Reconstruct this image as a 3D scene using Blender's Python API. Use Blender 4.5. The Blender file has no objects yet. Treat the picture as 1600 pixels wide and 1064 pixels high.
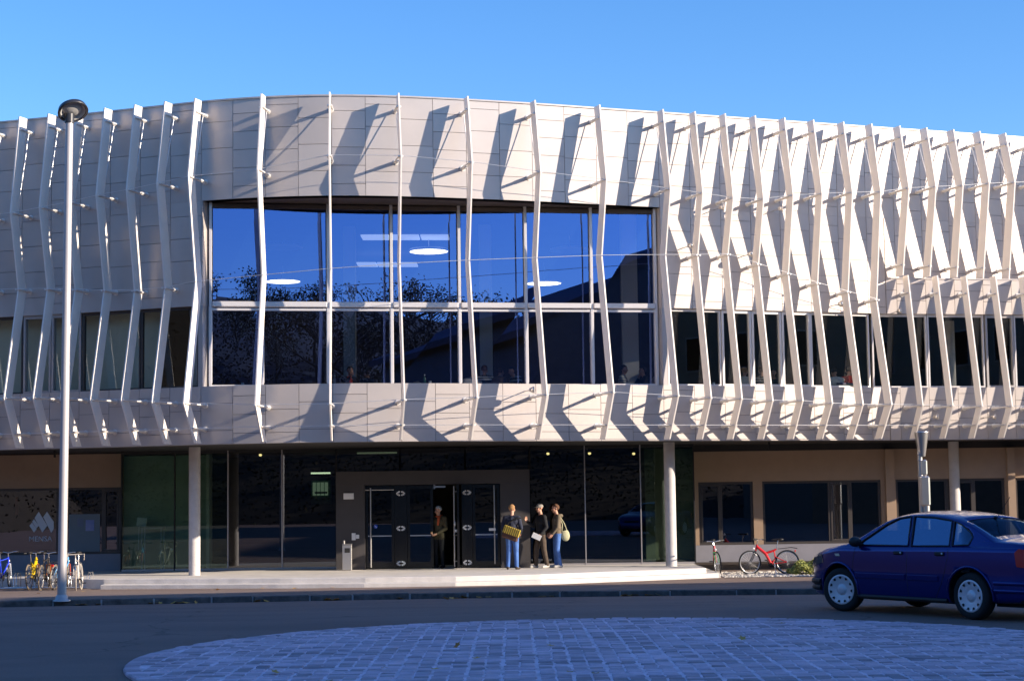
import bpy, math, random
import numpy as np
from mathutils import Vector, Matrix
random.seed(11)
R_ = math.radians
SC = bpy.context.scene
COL = SC.collection
# ------------------------------------------------------------------ camera
F_PX, PITCH, ROLL, EYE = 2770.0, math.atan(246 / 2770.0), R_(-0.8), 1.7
CAMROT = Matrix.Rotation(math.pi / 2 + PITCH, 3, 'X') @ Matrix.Rotation(ROLL, 3, 'Z')
CAMLOC = Vector((0, 0, EYE))
cam = bpy.data.cameras.new("camera")
cam.sensor_width = 36.0
cam.lens = F_PX / 1600.0 * 36.0
cam.clip_end = 3000
camo = bpy.data.objects.new("camera", cam)
COL.objects.link(camo)
camo.matrix_world = Matrix.Translation(CAMLOC) @ CAMROT.to_4x4()
SC.camera = camo


def ray(x, y):
    return CAMROT @ Vector(((x - 800) / F_PX, (532 - y) / F_PX, -1))


def at(x, y, Y):
    d = ray(x, y)
    return CAMLOC + d * (Y / d.y)


def atz(x, y, z):
    d = ray(x, y)
    return CAMLOC + d * ((z - EYE) / d.z)


# ------------------------------------------------------------------ light
SUN_AZ, SUN_EL = 72.0, 17.3          # azimuth from -Y (behind the camera) towards +X
sdir = Vector((math.sin(R_(SUN_AZ)) * math.cos(R_(SUN_EL)), -math.cos(R_(SUN_AZ)) * math.cos(R_(SUN_EL)), math.sin(R_(SUN_EL))))
sl = bpy.data.lights.new("sun", 'SUN')
sl.energy = 5.0
sl.angle = R_(0.5)
sl.color = (1.0, 0.87, 0.72)
so = bpy.data.objects.new("sun", sl)
COL.objects.link(so)
so.location = sdir * 60
so.rotation_euler = sdir.to_track_quat('Z', 'Y').to_euler()
w = bpy.data.worlds.new("World")
SC.world = w
w.use_nodes = True
nt = w.node_tree
nt.nodes.clear()
sky = nt.nodes.new('ShaderNodeTexSky')
sky.sky_type = 'NISHITA'
sky.sun_disc = False
sky.sun_elevation = R_(SUN_EL)
sky.sun_rotation = math.atan2(sdir.x, sdir.y)
sky.air_density = 1.0
sky.dust_density = 0.25
sky.ozone_density = 4.0
hsv = nt.nodes.new('ShaderNodeHueSaturation')
hsv.inputs['Saturation'].default_value = 1.2
hsv.inputs['Hue'].default_value = 0.510
bg = nt.nodes.new('ShaderNodeBackground')
bg.inputs['Strength'].default_value = 0.143
wo = nt.nodes.new('ShaderNodeOutputWorld')
nt.links.new(sky.outputs[0], hsv.inputs['Color'])
nt.links.new(hsv.outputs[0], bg.inputs['Color'])
nt.links.new(bg.outputs[0], wo.inputs['Surface'])
SC.view_settings.view_transform = 'Standard'
SC.view_settings.look = 'None'
SC.view_settings.exposure = 0.86
SC.view_settings.gamma = 1.0


# ------------------------------------------------------------------ materials
def mat(name, col, rough=0.6, metal=0.0, var=0.0, vscale=3.0, bump=0.0, bscale=30.0, spec=0.5, coat=0.0, stretch=None, col2=None):
    m = bpy.data.materials.new(name)
    m.use_nodes = True
    n, l = m.node_tree.nodes, m.node_tree.links
    b = n['Principled BSDF']
    b.inputs['Base Color'].default_value = (*col, 1)
    b.inputs['Roughness'].default_value = rough
    b.inputs['Metallic'].default_value = metal
    b.inputs['Specular IOR Level'].default_value = spec
    b.inputs['Coat Weight'].default_value = coat
    b.inputs['Coat Roughness'].default_value = 0.03
    tc = None
    if var or bump or col2:
        tc = n.new('ShaderNodeTexCoord')
        src = tc.outputs['Object']
        if stretch:
            mp = n.new('ShaderNodeMapping')
            mp.inputs['Scale'].default_value = stretch
            l.new(src, mp.inputs['Vector'])
            src = mp.outputs[0]
    if var or col2:
        nz = n.new('ShaderNodeTexNoise')
        nz.inputs['Scale'].default_value = vscale
        nz.inputs['Detail'].default_value = 6
        nz.inputs['Roughness'].default_value = 0.6
        l.new(src, nz.inputs['Vector'])
        r = n.new('ShaderNodeValToRGB')
        c2 = col2 if col2 else tuple(min(1, c * (1 + var)) for c in col)
        c1 = col if col2 else tuple(c * (1 - var) for c in col)
        r.color_ramp.elements[0].color = (*c1, 1)
        r.color_ramp.elements[0].position = 0.3
        r.color_ramp.elements[1].color = (*c2, 1)
        r.color_ramp.elements[1].position = 0.7
        l.new(nz.outputs[0], r.inputs[0])
        l.new(r.outputs[0], b.inputs['Base Color'])
    if bump:
        nb = n.new('ShaderNodeTexNoise')
        nb.inputs['Scale'].default_value = bscale
        nb.inputs['Detail'].default_value = 4
        l.new(src, nb.inputs['Vector'])
        bp = n.new('ShaderNodeBump')
        bp.inputs['Strength'].default_value = bump
        bp.inputs['Distance'].default_value = 0.02
        l.new(nb.outputs[0], bp.inputs['Height'])
        l.new(bp.outputs[0], b.inputs['Normal'])
    return m


def glass(name, tint, refl, f0=0.2, f1=0.9, wob=0.0):
    m = bpy.data.materials.new(name)
    m.use_nodes = True
    n, l = m.node_tree.nodes, m.node_tree.links
    n.clear()
    o = n.new('ShaderNodeOutputMaterial')
    mx = n.new('ShaderNodeMixShader')
    tr = n.new('ShaderNodeBsdfTransparent')
    tr.inputs[0].default_value = (*tint, 1)
    gl = n.new('ShaderNodeBsdfGlossy')
    gl.inputs['Color'].default_value = (*refl, 1)
    gl.inputs['Roughness'].default_value = 0.0
    lw = n.new('ShaderNodeLayerWeight')
    lw.inputs['Blend'].default_value = 0.25
    mr = n.new('ShaderNodeMapRange')
    mr.inputs['To Min'].default_value = f0
    mr.inputs['To Max'].default_value = f1
    l.new(lw.outputs['Fresnel'], mr.inputs['Value'])
    l.new(mr.outputs[0], mx.inputs[0])
    l.new(tr.outputs[0], mx.inputs[1])
    l.new(gl.outputs[0], mx.inputs[2])
    l.new(mx.outputs[0], o.inputs['Surface'])
    if wob:
        tc = n.new('ShaderNodeTexCoord')
        nb = n.new('ShaderNodeTexNoise')
        nb.inputs['Scale'].default_value = 0.7
        bp = n.new('ShaderNodeBump')
        bp.inputs['Strength'].default_value = wob
        bp.inputs['Distance'].default_value = 0.05
        l.new(tc.outputs['Object'], nb.inputs['Vector'])
        l.new(nb.outputs[0], bp.inputs['Height'])
        l.new(bp.outputs[0], gl.inputs['Normal'])
    return m


def emit(name, col, s):
    m = bpy.data.materials.new(name)
    m.use_nodes = True
    b = m.node_tree.nodes['Principled BSDF']
    b.inputs['Base Color'].default_value = (*col, 1)
    b.inputs['Emission Color'].default_value = (*col, 1)
    b.inputs['Emission Strength'].default_value = s
    return m


M = {}
M['clad'] = mat('aluminium_cladding', (0.53, 0.47, 0.43), 0.40, 0.35, var=0.05, vscale=0.8)
M['joint'] = mat('dark_joint', (0.20, 0.18, 0.18), 0.8)
M['fin'] = mat('white_fin_paint', (0.87, 0.79, 0.70), 0.38, 0.0, var=0.03, vscale=2.0)
M['strut'] = mat('steel_strut', (0.80, 0.76, 0.71), 0.35, 0.2)
M['cable'] = mat('steel_cable', (0.75, 0.73, 0.7), 0.3, 0.6)
M['frame'] = mat('window_frame_grey', (0.42, 0.39, 0.38), 0.4, 0.5)
M['framelight'] = mat('window_frame_light', (0.66, 0.62, 0.60), 0.4, 0.3)
M['framedark'] = mat('window_frame_brown', (0.055, 0.045, 0.04), 0.5)
M['reveal'] = mat('brown_reveal', (0.10, 0.075, 0.06), 0.6)
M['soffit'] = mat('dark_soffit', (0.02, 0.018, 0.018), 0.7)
M['concrete'] = mat('column_concrete', (0.55, 0.51, 0.48), 0.75, var=0.08, vscale=5, bump=0.15, bscale=40)
M['step'] = mat('step_concrete', (0.64, 0.59, 0.53), 0.85, var=0.12, vscale=2.5, bump=0.25, bscale=30)
M['stucco'] = mat('beige_stucco', (0.36, 0.25, 0.17), 0.9, var=0.05, vscale=3, bump=0.15, bscale=80)
M['plinth'] = mat('grey_plinth', (0.26, 0.25, 0.28), 0.9, var=0.06, vscale=3, bump=0.15, bscale=80)
M['portal'] = mat('charcoal_portal', (0.058, 0.051, 0.050), 0.6, var=0.08, vscale=2)
M['black'] = mat('black_gloss', (0.006, 0.006, 0.007), 0.25)
M['blackmat'] = mat('black_matt', (0.012, 0.012, 0.013), 0.7)
M['white'] = mat('white_plastic', (0.8, 0.79, 0.77), 0.5)
M['steel'] = mat('brushed_steel', (0.62, 0.59, 0.56), 0.3, 0.9, bump=0.05, bscale=60)
M['bluesign'] = mat('blue_sticker', (0.03, 0.10, 0.55), 0.5)
M['film'] = mat('frosted_film', (0.62, 0.64, 0.66), 0.8)
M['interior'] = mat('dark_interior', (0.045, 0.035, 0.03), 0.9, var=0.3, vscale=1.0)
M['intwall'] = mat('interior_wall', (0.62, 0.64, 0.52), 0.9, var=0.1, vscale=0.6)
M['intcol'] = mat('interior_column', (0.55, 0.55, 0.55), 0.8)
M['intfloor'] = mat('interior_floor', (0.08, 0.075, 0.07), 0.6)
M['g_up'] = glass('blue_solar_glass', (0.95, 0.96, 0.96), (0.25, 0.40, 0.95), 0.40, 0.9, 0.004)
M['g_rib'] = glass('ribbon_glass', (0.90, 0.93, 0.90), (0.5, 0.55, 0.6), 0.12, 0.8, 0.004)
M['g_low'] = glass('entrance_glass', (0.30, 0.34, 0.33), (0.7, 0.75, 0.85), 0.13, 0.8, 0.004)
M['g_green'] = glass('green_glass', (0.50, 0.66, 0.54), (0.45, 0.6, 0.55), 0.14, 0.8, 0.004)
M['g_shop'] = glass('shop_glass', (0.30, 0.32, 0.35), (0.75, 0.8, 0.95), 0.18, 0.8, 0.01)
M['lampon'] = emit('lit_lamp', (1.0, 0.93, 0.62), 2.6)
M['tubeon'] = emit('lit_tube', (0.75, 0.88, 1.0), 1.6)
M['spoton'] = emit('lit_spot', (1.0, 0.75, 0.3), 2.2)
M['lamprefl'] = mat('lamp_reflection', (0.5, 0.55, 0.6), 0.6)  # pale tone of the discs that stand in for lamp reflections
M['roof'] = mat('roof_grey', (0.22, 0.22, 0.23), 0.8)


# ------------------------------------------------------------------ mesh builder
class MB:
    def __init__(s):
        s.v, s.f, s.mi, s.sm = [], [], [], []

    def add(s, vs, fs, mi=0, smooth=False):
        o = len(s.v)
        s.v += [tuple(p) for p in vs]
        for f in fs:
            s.f.append(tuple(i + o for i in f))
            s.mi.append(mi)
            s.sm.append(smooth)
        return s

    def quad(s, a, b, c, d, mi=0):
        return s.add([a, b, c, d], [(0, 1, 2, 3)], mi)

    def hexa(s, p, mi=0):
        """eight corners: bottom ring 0-3, top ring 4-7"""
        return s.add(p, [(3, 2, 1, 0), (4, 5, 6, 7), (0, 1, 5, 4), (1, 2, 6, 5), (2, 3, 7, 6), (3, 0, 4, 7)], mi)

    def box(s, c, size, rz=0.0, mi=0, rot=None, ch=0.0):
        h = [x / 2 for x in size]
        m = rot if rot is not None else Matrix.Rotation(rz, 3, 'Z')
        c = Vector(c)
        if ch <= 0:
            p = [(-1, -1, -1), (1, -1, -1), (1, 1, -1), (-1, 1, -1), (-1, -1, 1), (1, -1, 1), (1, 1, 1), (-1, 1, 1)]
            return s.hexa([c + m @ Vector((a * h[0], b * h[1], d * h[2])) for a, b, d in p], mi)
        vs, idx = [], {}
        for a in (-1, 1):
            for b in (-1, 1):
                for d in (-1, 1):
                    for ax in range(3):
                        q = [a * (h[0] - ch), b * (h[1] - ch), d * (h[2] - ch)]
                        q[ax] = (a, b, d)[ax] * h[ax]
                        idx[(a, b, d, ax)] = len(vs)
                        vs.append(c + m @ Vector(q))
        fs = []
        for ax in range(3):
            o1, o2 = [(1, 2), (2, 0), (0, 1)][ax]
            for sg in (-1, 1):
                ring = []
                for u, t in ((-1, -1), (1, -1), (1, 1), (-1, 1)):
                    k = [0, 0, 0]
                    k[ax], k[o1], k[o2] = sg, u, t
                    ring.append(idx[(*k, ax)])
                fs.append(ring if sg > 0 else ring[::-1])
        for ax in range(3):
            o1, o2 = [(1, 2), (2, 0), (0, 1)][ax]
            for u in (-1, 1):
                for t in (-1, 1):
                    k0, k1 = [0, 0, 0], [0, 0, 0]
                    k0[ax], k1[ax] = -1, 1
                    k0[o1] = k1[o1] = u
                    k0[o2] = k1[o2] = t
                    q = [idx[(*k0, o1)], idx[(*k1, o1)], idx[(*k1, o2)], idx[(*k0, o2)]]
                    fs.append(q if u * t < 0 else q[::-1])
        for a in (-1, 1):
            for b in (-1, 1):
                for d in (-1, 1):
                    q = [idx[(a, b, d, 0)], idx[(a, b, d, 1)], idx[(a, b, d, 2)]]
                    fs.append(q if a * b * d > 0 else q[::-1])
        return s.add(vs, fs, mi)

    def tube(s, pts, r, seg=8, mi=0, closed=False, cap=True, smooth=True):
        pts = [Vector(p) for p in pts]
        n = len(pts)
        rr = r if isinstance(r, (list, tuple)) else [r] * n
        vs, up = [], None
        for i in range(n):
            if closed:
                t = pts[(i + 1) % n] - pts[i - 1]
            else:
                t = pts[min(i + 1, n - 1)] - pts[max(i - 1, 0)]
            t.normalize()
            if up is None:
                up = Vector((0, 0, 1)) if abs(t.z) < 0.9 else Vector((1, 0, 0))
            a = up - t * up.dot(t)
            if a.length < 1e-5:
                a = t.orthogonal()
            a.normalize()
            up = a
            b = t.cross(a)
            for k in range(seg):
                an = 2 * math.pi * k / seg
                vs.append(pts[i] + (a * math.cos(an) + b * math.sin(an)) * rr[i])
        fs = []
        for i in range(n if closed else n - 1):
            j = (i + 1) % n
            for k in range(seg):
                k2 = (k + 1) % seg
                fs.append((i * seg + k, i * seg + k2, j * seg + k2, j * seg + k))
        s.add(vs, fs, mi, smooth)
        if cap and not closed:
            s.add(vs[:seg], [tuple(range(seg))[::-1]], mi)
            s.add(vs[-seg:], [tuple(range(seg))], mi)
        return s

    def lathe(s, prof, c=(0, 0, 0), seg=24, mi=0, m=None, smooth=True):
        """profile of (r, z) turned round z; m orients it"""
        m = m or Matrix.Identity(3)
        c = Vector(c)
        vs = []
        for r, z in prof:
            for k in range(seg):
                a = 2 * math.pi * k / seg
                vs.append(c + m @ Vector((r * math.cos(a), r * math.sin(a), z)))
        fs = []
        for i in range(len(prof) - 1):
            for k in range(seg):
                k2 = (k + 1) % seg
                fs.append((i * seg + k, i * seg + k2, (i + 1) * seg + k2, (i + 1) * seg + k))
        return s.add(vs, fs, mi, smooth)

    def ell(s, c, r, seg=14, ring=9, mi=0, m=None, smooth=True, z0=-1.0, z1=1.0):
        prof = []
        a0, a1 = math.asin(z0), math.asin(z1)
        for i in range(ring + 1):
            a = a0 + (a1 - a0) * i / ring
            prof.append((math.cos(a), math.sin(a)))
        mm = (m or Matrix.Identity(3)) @ Matrix.Diagonal(Vector(r))
        return s.lathe([(max(p, 1e-4), z) for p, z in prof], c, seg, mi, mm, smooth)

    def prism(s, poly, d0, d1, fn, mi=0):
        """poly of 2-D points swept from d0 to d1; fn(u, v, d) -> point"""
        n = len(poly)
        vs = [fn(u, v, d0) for u, v in poly] + [fn(u, v, d1) for u, v in poly]
        fs = [tuple(range(n))[::-1], tuple(range(n, 2 * n))] + [(i, (i + 1) % n, n + (i + 1) % n, n + i) for i in range(n)]
        return s.add(vs, fs, mi)

    def build(s, name, mats, parent=None, loc=None):
        me = bpy.data.meshes.new(name)
        off = Vector(loc) if loc is not None else Vector((0, 0, 0))
        me.from_pydata([tuple(Vector(p) - off) for p in s.v], [], s.f)
        for m in (mats if isinstance(mats, (list, tuple)) else [mats]):
            me.materials.append(m)
        me.polygons.foreach_set('material_index', s.mi)
        me.polygons.foreach_set('use_smooth', s.sm)
        me.update()
        o = bpy.data.objects.new(name, me)
        COL.objects.link(o)
        o.location = off
        if parent is not None:
            o.parent = parent
            o.location = off - W(parent)
        return o


def W(o):
    v = Vector(o.location)
    while o.parent is not None:
        o = o.parent
        v = v + Vector(o.location)
    return v


def tag(o, label=None, cat=None, group=None, kind=None):
    for k, x in (('label', label), ('category', cat), ('group', group), ('kind', kind)):
        if x:
            o[k] = x
    return o


def thing(name, loc, label, cat, group=None, rz=0.0):
    o = bpy.data.objects.new(name, None)
    o.empty_display_size = 0.2
    COL.objects.link(o)
    o.location = loc
    o.rotation_euler = (0, 0, rz)
    return tag(o, label, cat, group)


def lbuild(mb, name, mats, parent):
    """mesh given in the parent's own local coordinates"""
    o = mb.build(name, mats)
    o.parent = parent
    return o


def copy_tree(o, parent=None):
    c = o.copy()
    COL.objects.link(c)
    if parent is not None:
        c.parent = parent
    for ch in list(o.children):
        copy_tree(ch, c)
    return c


def struct(mb, name, mats):
    return tag(mb.build(name, mats), kind='structure')
# ------------------------------------------------------------------ facade plan curve
XS = np.array([-26, -21, -17.5, -14.01, -12.3, -10.67, -9.02, -8.08, -6.45, -4.66, -2.87, -1.08, .72, 2.51, 4.26, 10.51, 14.75, 20, 26.])
YS = np.array([52.2, 50.5, 49.29, 48.08, 47.5, 46.9, 46.27, 45.92, 45.5, 45.38, 45.63, 46.12, 46.72, 47.4, 48.06, 50.38, 51.96, 53.92, 56.16])


def spline(xs, ys):
    n = len(xs)
    h = np.diff(xs)
    A = np.zeros((n, n))
    b = np.zeros(n)
    A[0, 0] = A[-1, -1] = 1
    for i in range(1, n - 1):
        A[i, i - 1], A[i, i], A[i, i + 1] = h[i - 1], 2 * (h[i - 1] + h[i]), h[i]
        b[i] = 3 * ((ys[i + 1] - ys[i]) / h[i] - (ys[i] - ys[i - 1]) / h[i - 1])
    c = np.linalg.solve(A, b)

    def f(x):
        i = int(min(max(np.searchsorted(xs, x) - 1, 0), n - 2))
        t = x - xs[i]
        bb = (ys[i + 1] - ys[i]) / h[i] - h[i] * (2 * c[i] + c[i + 1]) / 3
        d = (c[i + 1] - c[i]) / (3 * h[i])
        return float(ys[i] + bb * t + c[i] * t * t + d * t ** 3), float(bb + 2 * c[i] * t + 3 * d * t * t)
    return f


FC = spline(XS, YS)
XJ = 10.72                      # here the lower storey starts to swing out


def sf(X, n, z):
    y, s = FC(X)
    L = math.hypot(s, 1)
    return Vector((X + n * s / L, y - n / L, z))


YJ = FC(XJ)[0]


def sl2(X, n, z):
    s = 0.2
    L = math.hypot(s, 1)
    return Vector((X + n * s / L, YJ + s * (X - XJ) - n / L, z))


def sfl(X, n, z):               # surface of the lower storey
    return sf(X, n, z) if X <= XJ else sl2(X, n, z)


def pxX(v):
    d = CAMROT.transposed() @ (Vector(v) - CAMLOC)
    return 800 - F_PX * d.x / d.z


def xof(px, n, z, fn=sf):
    lo, hi = -26, 26
    for _ in range(45):
        m = (lo + hi) / 2
        if pxX(fn(m, n, z)) < px:
            lo = m
        else:
            hi = m
    return lo


Z_SOF, Z_SILL, Z_LIN, Z_HEAD, Z_TOP, Z_LEDGE = 3.19, 4.69, 6.80, 9.56, 12.17, 7.8
Z_PLAT, Z_GR = -0.25, -0.5
XA, XB = -8.05, 4.1
XMIN, XMAX = -20.0, 24.0

# ------------------------------------------------------------------ the ground
KERB = [(-60, 30.5), (-30, 32.5), (-18, 33.5), (-12, 34.2), (-9.4, 34.8), (-6.5, 35.9), (-4, 36.7), (-1.35, 37.2), (1, 37.2), (2.7, 36.95), (5.9, 36.15), (9, 35.0), (14, 32.5), (20, 28.5)]


def interp(tab, x):
    if x <= tab[0][0]:
        return tab[0][1]
    for (a, b), (c, d) in zip(tab, tab[1:]):
        if x <= c:
            return b + (d - b) * (x - a) / (c - a)
    return tab[-1][1]


def kerbY(x):
    return interp(KERB, x)


def zroad(Y):
    return 0.0 if Y < 27.5 else -(Y - 27.5) * 0.037


def zpave(X, Y):
    k = kerbY(X)
    t = min(max((Y - k) / (45.5 - k), 0), 1)
    return (zroad(k) + 0.12) * (1 - t) + Z_GR * t


def mat_asphalt(name, c1, c2, patch):
    m = mat(name, c1, 0.85, var=0.2, vscale=0.5, bump=0.5, bscale=90, col2=c2, stretch=(0.5, 1.6, 1))
    # worn lanes, tar seams and fine aggregate over the broad tone
    n, l = m.node_tree.nodes, m.node_tree.links
    b = n['Principled BSDF']
    src = b.inputs['Base Color'].links[0].from_socket
    tc = n.new('ShaderNodeTexCoord')
    vo = n.new('ShaderNodeTexVoronoi')
    vo.feature = 'DISTANCE_TO_EDGE'
    vo.inputs['Scale'].default_value = 0.22
    nd = n.new('ShaderNodeTexNoise')
    nd.inputs['Scale'].default_value = 1.3
    nd.inputs['Detail'].default_value = 5
    ad = n.new('ShaderNodeVectorMath')
    ad.operation = 'ADD'
    l.new(tc.outputs['Object'], nd.inputs['Vector'])
    l.new(tc.outputs['Object'], ad.inputs[0])
    l.new(nd.outputs['Color'], ad.inputs[1])
    l.new(ad.outputs[0], vo.inputs['Vector'])
    cr = n.new('ShaderNodeMapRange')
    cr.inputs['From Max'].default_value = 0.006
    cr.inputs['To Min'].default_value = 0.55
    l.new(vo.outputs['Distance'], cr.inputs['Value'])
    ag = n.new('ShaderNodeTexNoise')
    ag.inputs['Scale'].default_value = 45
    l.new(tc.outputs['Object'], ag.inputs['Vector'])
    am = n.new('ShaderNodeMapRange')
    am.inputs['To Min'].default_value = 0.6
    am.inputs['To Max'].default_value = 1.4
    l.new(ag.outputs[0], am.inputs['Value'])
    mu = n.new('ShaderNodeMath')
    mu.operation = 'MULTIPLY'
    l.new(cr.outputs[0], mu.inputs[0])
    l.new(am.outputs[0], mu.inputs[1])
    vm = n.new('ShaderNodeVectorMath')
    vm.operation = 'SCALE'
    l.new(src, vm.inputs[0])
    l.new(mu.outputs[0], vm.inputs['Scale'])
    l.new(vm.outputs[0], b.inputs['Base Color'])
    return m


M['asphalt'] = mat_asphalt('asphalt', (0.165, 0.106, 0.088), (0.225, 0.150, 0.122), 1)
M['pave'] = mat('brown_pavement', (0.19, 0.13, 0.10), 0.9, var=0.25, vscale=0.7, bump=0.4, bscale=70, col2=(0.25, 0.175, 0.135))
M['kerb'] = mat('granite_kerb', (0.095, 0.085, 0.08), 0.85, var=0.45, vscale=6, bump=0.5, bscale=25)
M['kerbjoint'] = mat('kerb_mortar', (0.32, 0.31, 0.31), 0.9, var=0.2, vscale=9)
M['earth'] = mat('earth', (0.09, 0.075, 0.05), 0.95, var=0.3, vscale=0.3)

xs = [-60, -45, -30, -24, -18, -15] + [-12 + i * 0.75 for i in range(37)] + [18, 20]
g = MB()
ys = [-30, -15, 0, 8, 14, 18, 21, 24.5, 27, 30, 33, 36]
for i in range(len(xs) - 1):
    for j in range(len(ys)):
        q = []
        for x, jj in ((xs[i], j), (xs[i + 1], j), (xs[i + 1], j + 1), (xs[i], j + 1)):
            k = kerbY(x)
            Y = min(ys[jj], k) if jj < len(ys) else k
            q.append((x, Y, zroad(Y)))
        if abs(q[2][1] - q[1][1]) < 1e-6 and abs(q[3][1] - q[0][1]) < 1e-6:
            continue
        g.quad(*q)
struct(g, 'road', M['asphalt'])
g = MB()
for i in range(len(xs) - 1):
    for j in range(9):
        q = []
        for x, jj in ((xs[i], j), (xs[i + 1], j), (xs[i + 1], j + 1), (xs[i], j + 1)):
            k = kerbY(x) + 0.16
            Y = k + (56 - k) * (jj / 9.0)
            q.append((x, Y, zpave(x, Y)))
        g.quad(*q)
struct(g, 'pavement', M['pave'])
g = MB()
x, rk = -30.0, random.Random(4)
while x < 18:
    L = rk.uniform(0.75, 1.35)
    x2 = x + L
    a = Vector((x, kerbY(x), 0))
    b = Vector((x2, kerbY(x2), 0))
    d = (b - a)
    ln = d.length
    d.normalize()
    m = (a + b) / 2
    zt = zpave(m.x, kerbY(m.x) + .16) + 0.004
    zb = zroad(m.y) - 0.1
    nrm = Vector((-d.y, d.x, 0))
    rot = Matrix((d, nrm, Vector((0, 0, 1)))).transposed()
    off = rk.uniform(-0.012, 0.012)
    g.box(m + nrm * (0.08 + off) + Vector((0, 0, (zt + zb) / 2 + rk.uniform(-.006, .006))), (ln - 0.03, 0.17, zt - zb), rot=rot, ch=0.018)
    g.box(b + nrm * 0.085 + Vector((0, 0, (zt + zb) / 2 - 0.012)), (0.04, 0.14, zt - zb - 0.02), rot=rot, mi=1)
    x = x2
struct(g, 'kerb', [M['kerb'], M['kerbjoint']])
g = MB()
g.quad((-900, -900, -0.9), (900, -900, -0.9), (900, 900, -0.9), (-900, 900, -0.9))
struct(g, 'ground', M['earth'])

# cobbled roundabout island, every sett laid in rows across the view
M['sett'] = mat('granite_sett', (0.62, 0.45, 0.50), 0.75, var=0.45, vscale=1.6, bump=0.8, bscale=28, stretch=(0.7, 2.2, 1))
M['sett2'] = mat('worn_granite_sett', (0.40, 0.30, 0.32), 0.8, var=0.35, vscale=1.5, bump=0.6, bscale=28)
M['sand'] = mat('pale_joint_sand', (0.74, 0.57, 0.63), 0.95, var=0.3, vscale=4)
IC, IR = Vector((1.2, 19.4, 0)), 5.33


def domez(x, y):
    r2 = ((x - IC.x) ** 2 + (y - IC.y) ** 2) / IR ** 2
    return 0.028 + 0.075 * (1 - r2)


g = MB()
rs = random.Random(9)
row, y = 0, IC.y - IR
while y < IC.y + IR:
    dy = rs.uniform(0.105, 0.14)
    ym = y + dy / 2
    hw2 = (IR - 0.16) ** 2 - (ym - IC.y) ** 2
    if hw2 > 0:
        hw = math.sqrt(hw2)
        k0 = int(math.floor((-hw) / 0.33)) - 1
        for k in range(k0, -k0 + 1):
            xa = IC.x + k * 0.33 + rs.gauss(0, 0.008)
            xb = IC.x + (k + 1) * 0.33 - 0.028 + rs.gauss(0, 0.008)
            mx = (xa + xb) / 2
            if abs(mx - IC.x) > hw:
                continue
            parts = [(xa, xb)] if rs.random() < 0.12 else [(xa, mx - 0.006), (mx + 0.006, xb)]
            for pa, pb in parts:
                z = domez((pa + pb) / 2, ym) + rs.gauss(0, 0.003)
                wornp = 0.75 if (abs((ym + .12 * math.sin(mx)) % 1.55 - 0.6) < 0.13) else 0.13
                mi = 1 if rs.random() < wornp else 0
                rot = Matrix.Rotation(rs.gauss(0, 0.02), 3, 'Z') @ Matrix.Rotation(rs.gauss(0, 0.02), 3, 'X') @ Matrix.Rotation(rs.gauss(0, 0.015), 3, 'Y')
                g.box(((pa + pb) / 2, ym, z - 0.03), (pb - pa, dy - 0.010, 0.06), rot=rot, mi=mi, ch=0.012)
    y += dy
n = 150
for k in range(n):                       # ring of edge stones
    a = 2 * math.pi * (k + 0.5) / n
    c = IC + Vector((math.cos(a), math.sin(a), 0)) * (IR - 0.09)
    g.box(c + Vector((0, 0, 0.0 + rs.gauss(0, .004))), (0.17, 2 * math.pi * IR / n - 0.015, 0.075), rz=a, mi=0, ch=0.014)
for i in range(9):                       # bed of sand under the setts
    r0, r1 = (IR - .02) * i / 9, (IR - .02) * (i + 1) / 9
    for k in range(48):
        a0, a1 = 2 * math.pi * k / 48, 2 * math.pi * (k + 1) / 48
        q = []
        for r, a in ((r0, a0), (r1, a0), (r1, a1), (r0, a1)):
            p = IC + Vector((math.cos(a), math.sin(a), 0)) * r
            q.append((p.x, p.y, domez(p.x, p.y) - 0.008))
        g.quad(*q, mi=2) if i else g.add(q[1:], [(0, 1, 2)], 2)
struct(g, 'cobbled_island', [M['sett'], M['sett2'], M['sand']])

# entrance steps, two treads following the facade
PF = [(-20, 50.2), (-14, 47.9), (-11.6, 46.4), (-10.7, 46.05), (-8.4, 45.6), (-6, 45.15), (-3.8, 44.85), (-1.5, 44.8), (.65, 45.35), (2.4, 46.3), (3.8, 47.0), (5.45, 47.9)]


def step_poly(inset, x0, x1):
    pts = [(x0, interp(PF, x0) + inset)] + [(x, y + inset) for x, y in PF if x0 < x < x1] + [(x1, interp(PF, x1) + inset)]
    return pts


g = MB()
for x0, x1, ins, z0, z1 in ((-10.7, 5.5, 0.0, -0.7, -0.378), (-19.5, 5.15, 0.42, -0.7, Z_PLAT)):
    pts = step_poly(ins, x0, x1) + [(x1, 53.0), (x0, 53.0)]
    g.prism(pts, z0, z1, lambda u, v, d: Vector((u, v, d)))
stp = struct(g, 'entrance_steps', M['step'])
bv = stp.modifiers.new('edge', 'BEVEL')
bv.width = 0.015
bv.segments = 2
bv.limit_method = 'ANGLE'

# ------------------------------------------------------------------ the building
B = thing('university_building', (-2, 52, Z_GR), 'curved grey university building with white zigzag fins and a tall blue window', 'building')


def part(mb, name, mats, parent=None):
    return mb.build(name, mats, parent or B, loc=W(parent or B))


COLW = 0.87
JX0 = -20.27


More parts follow.
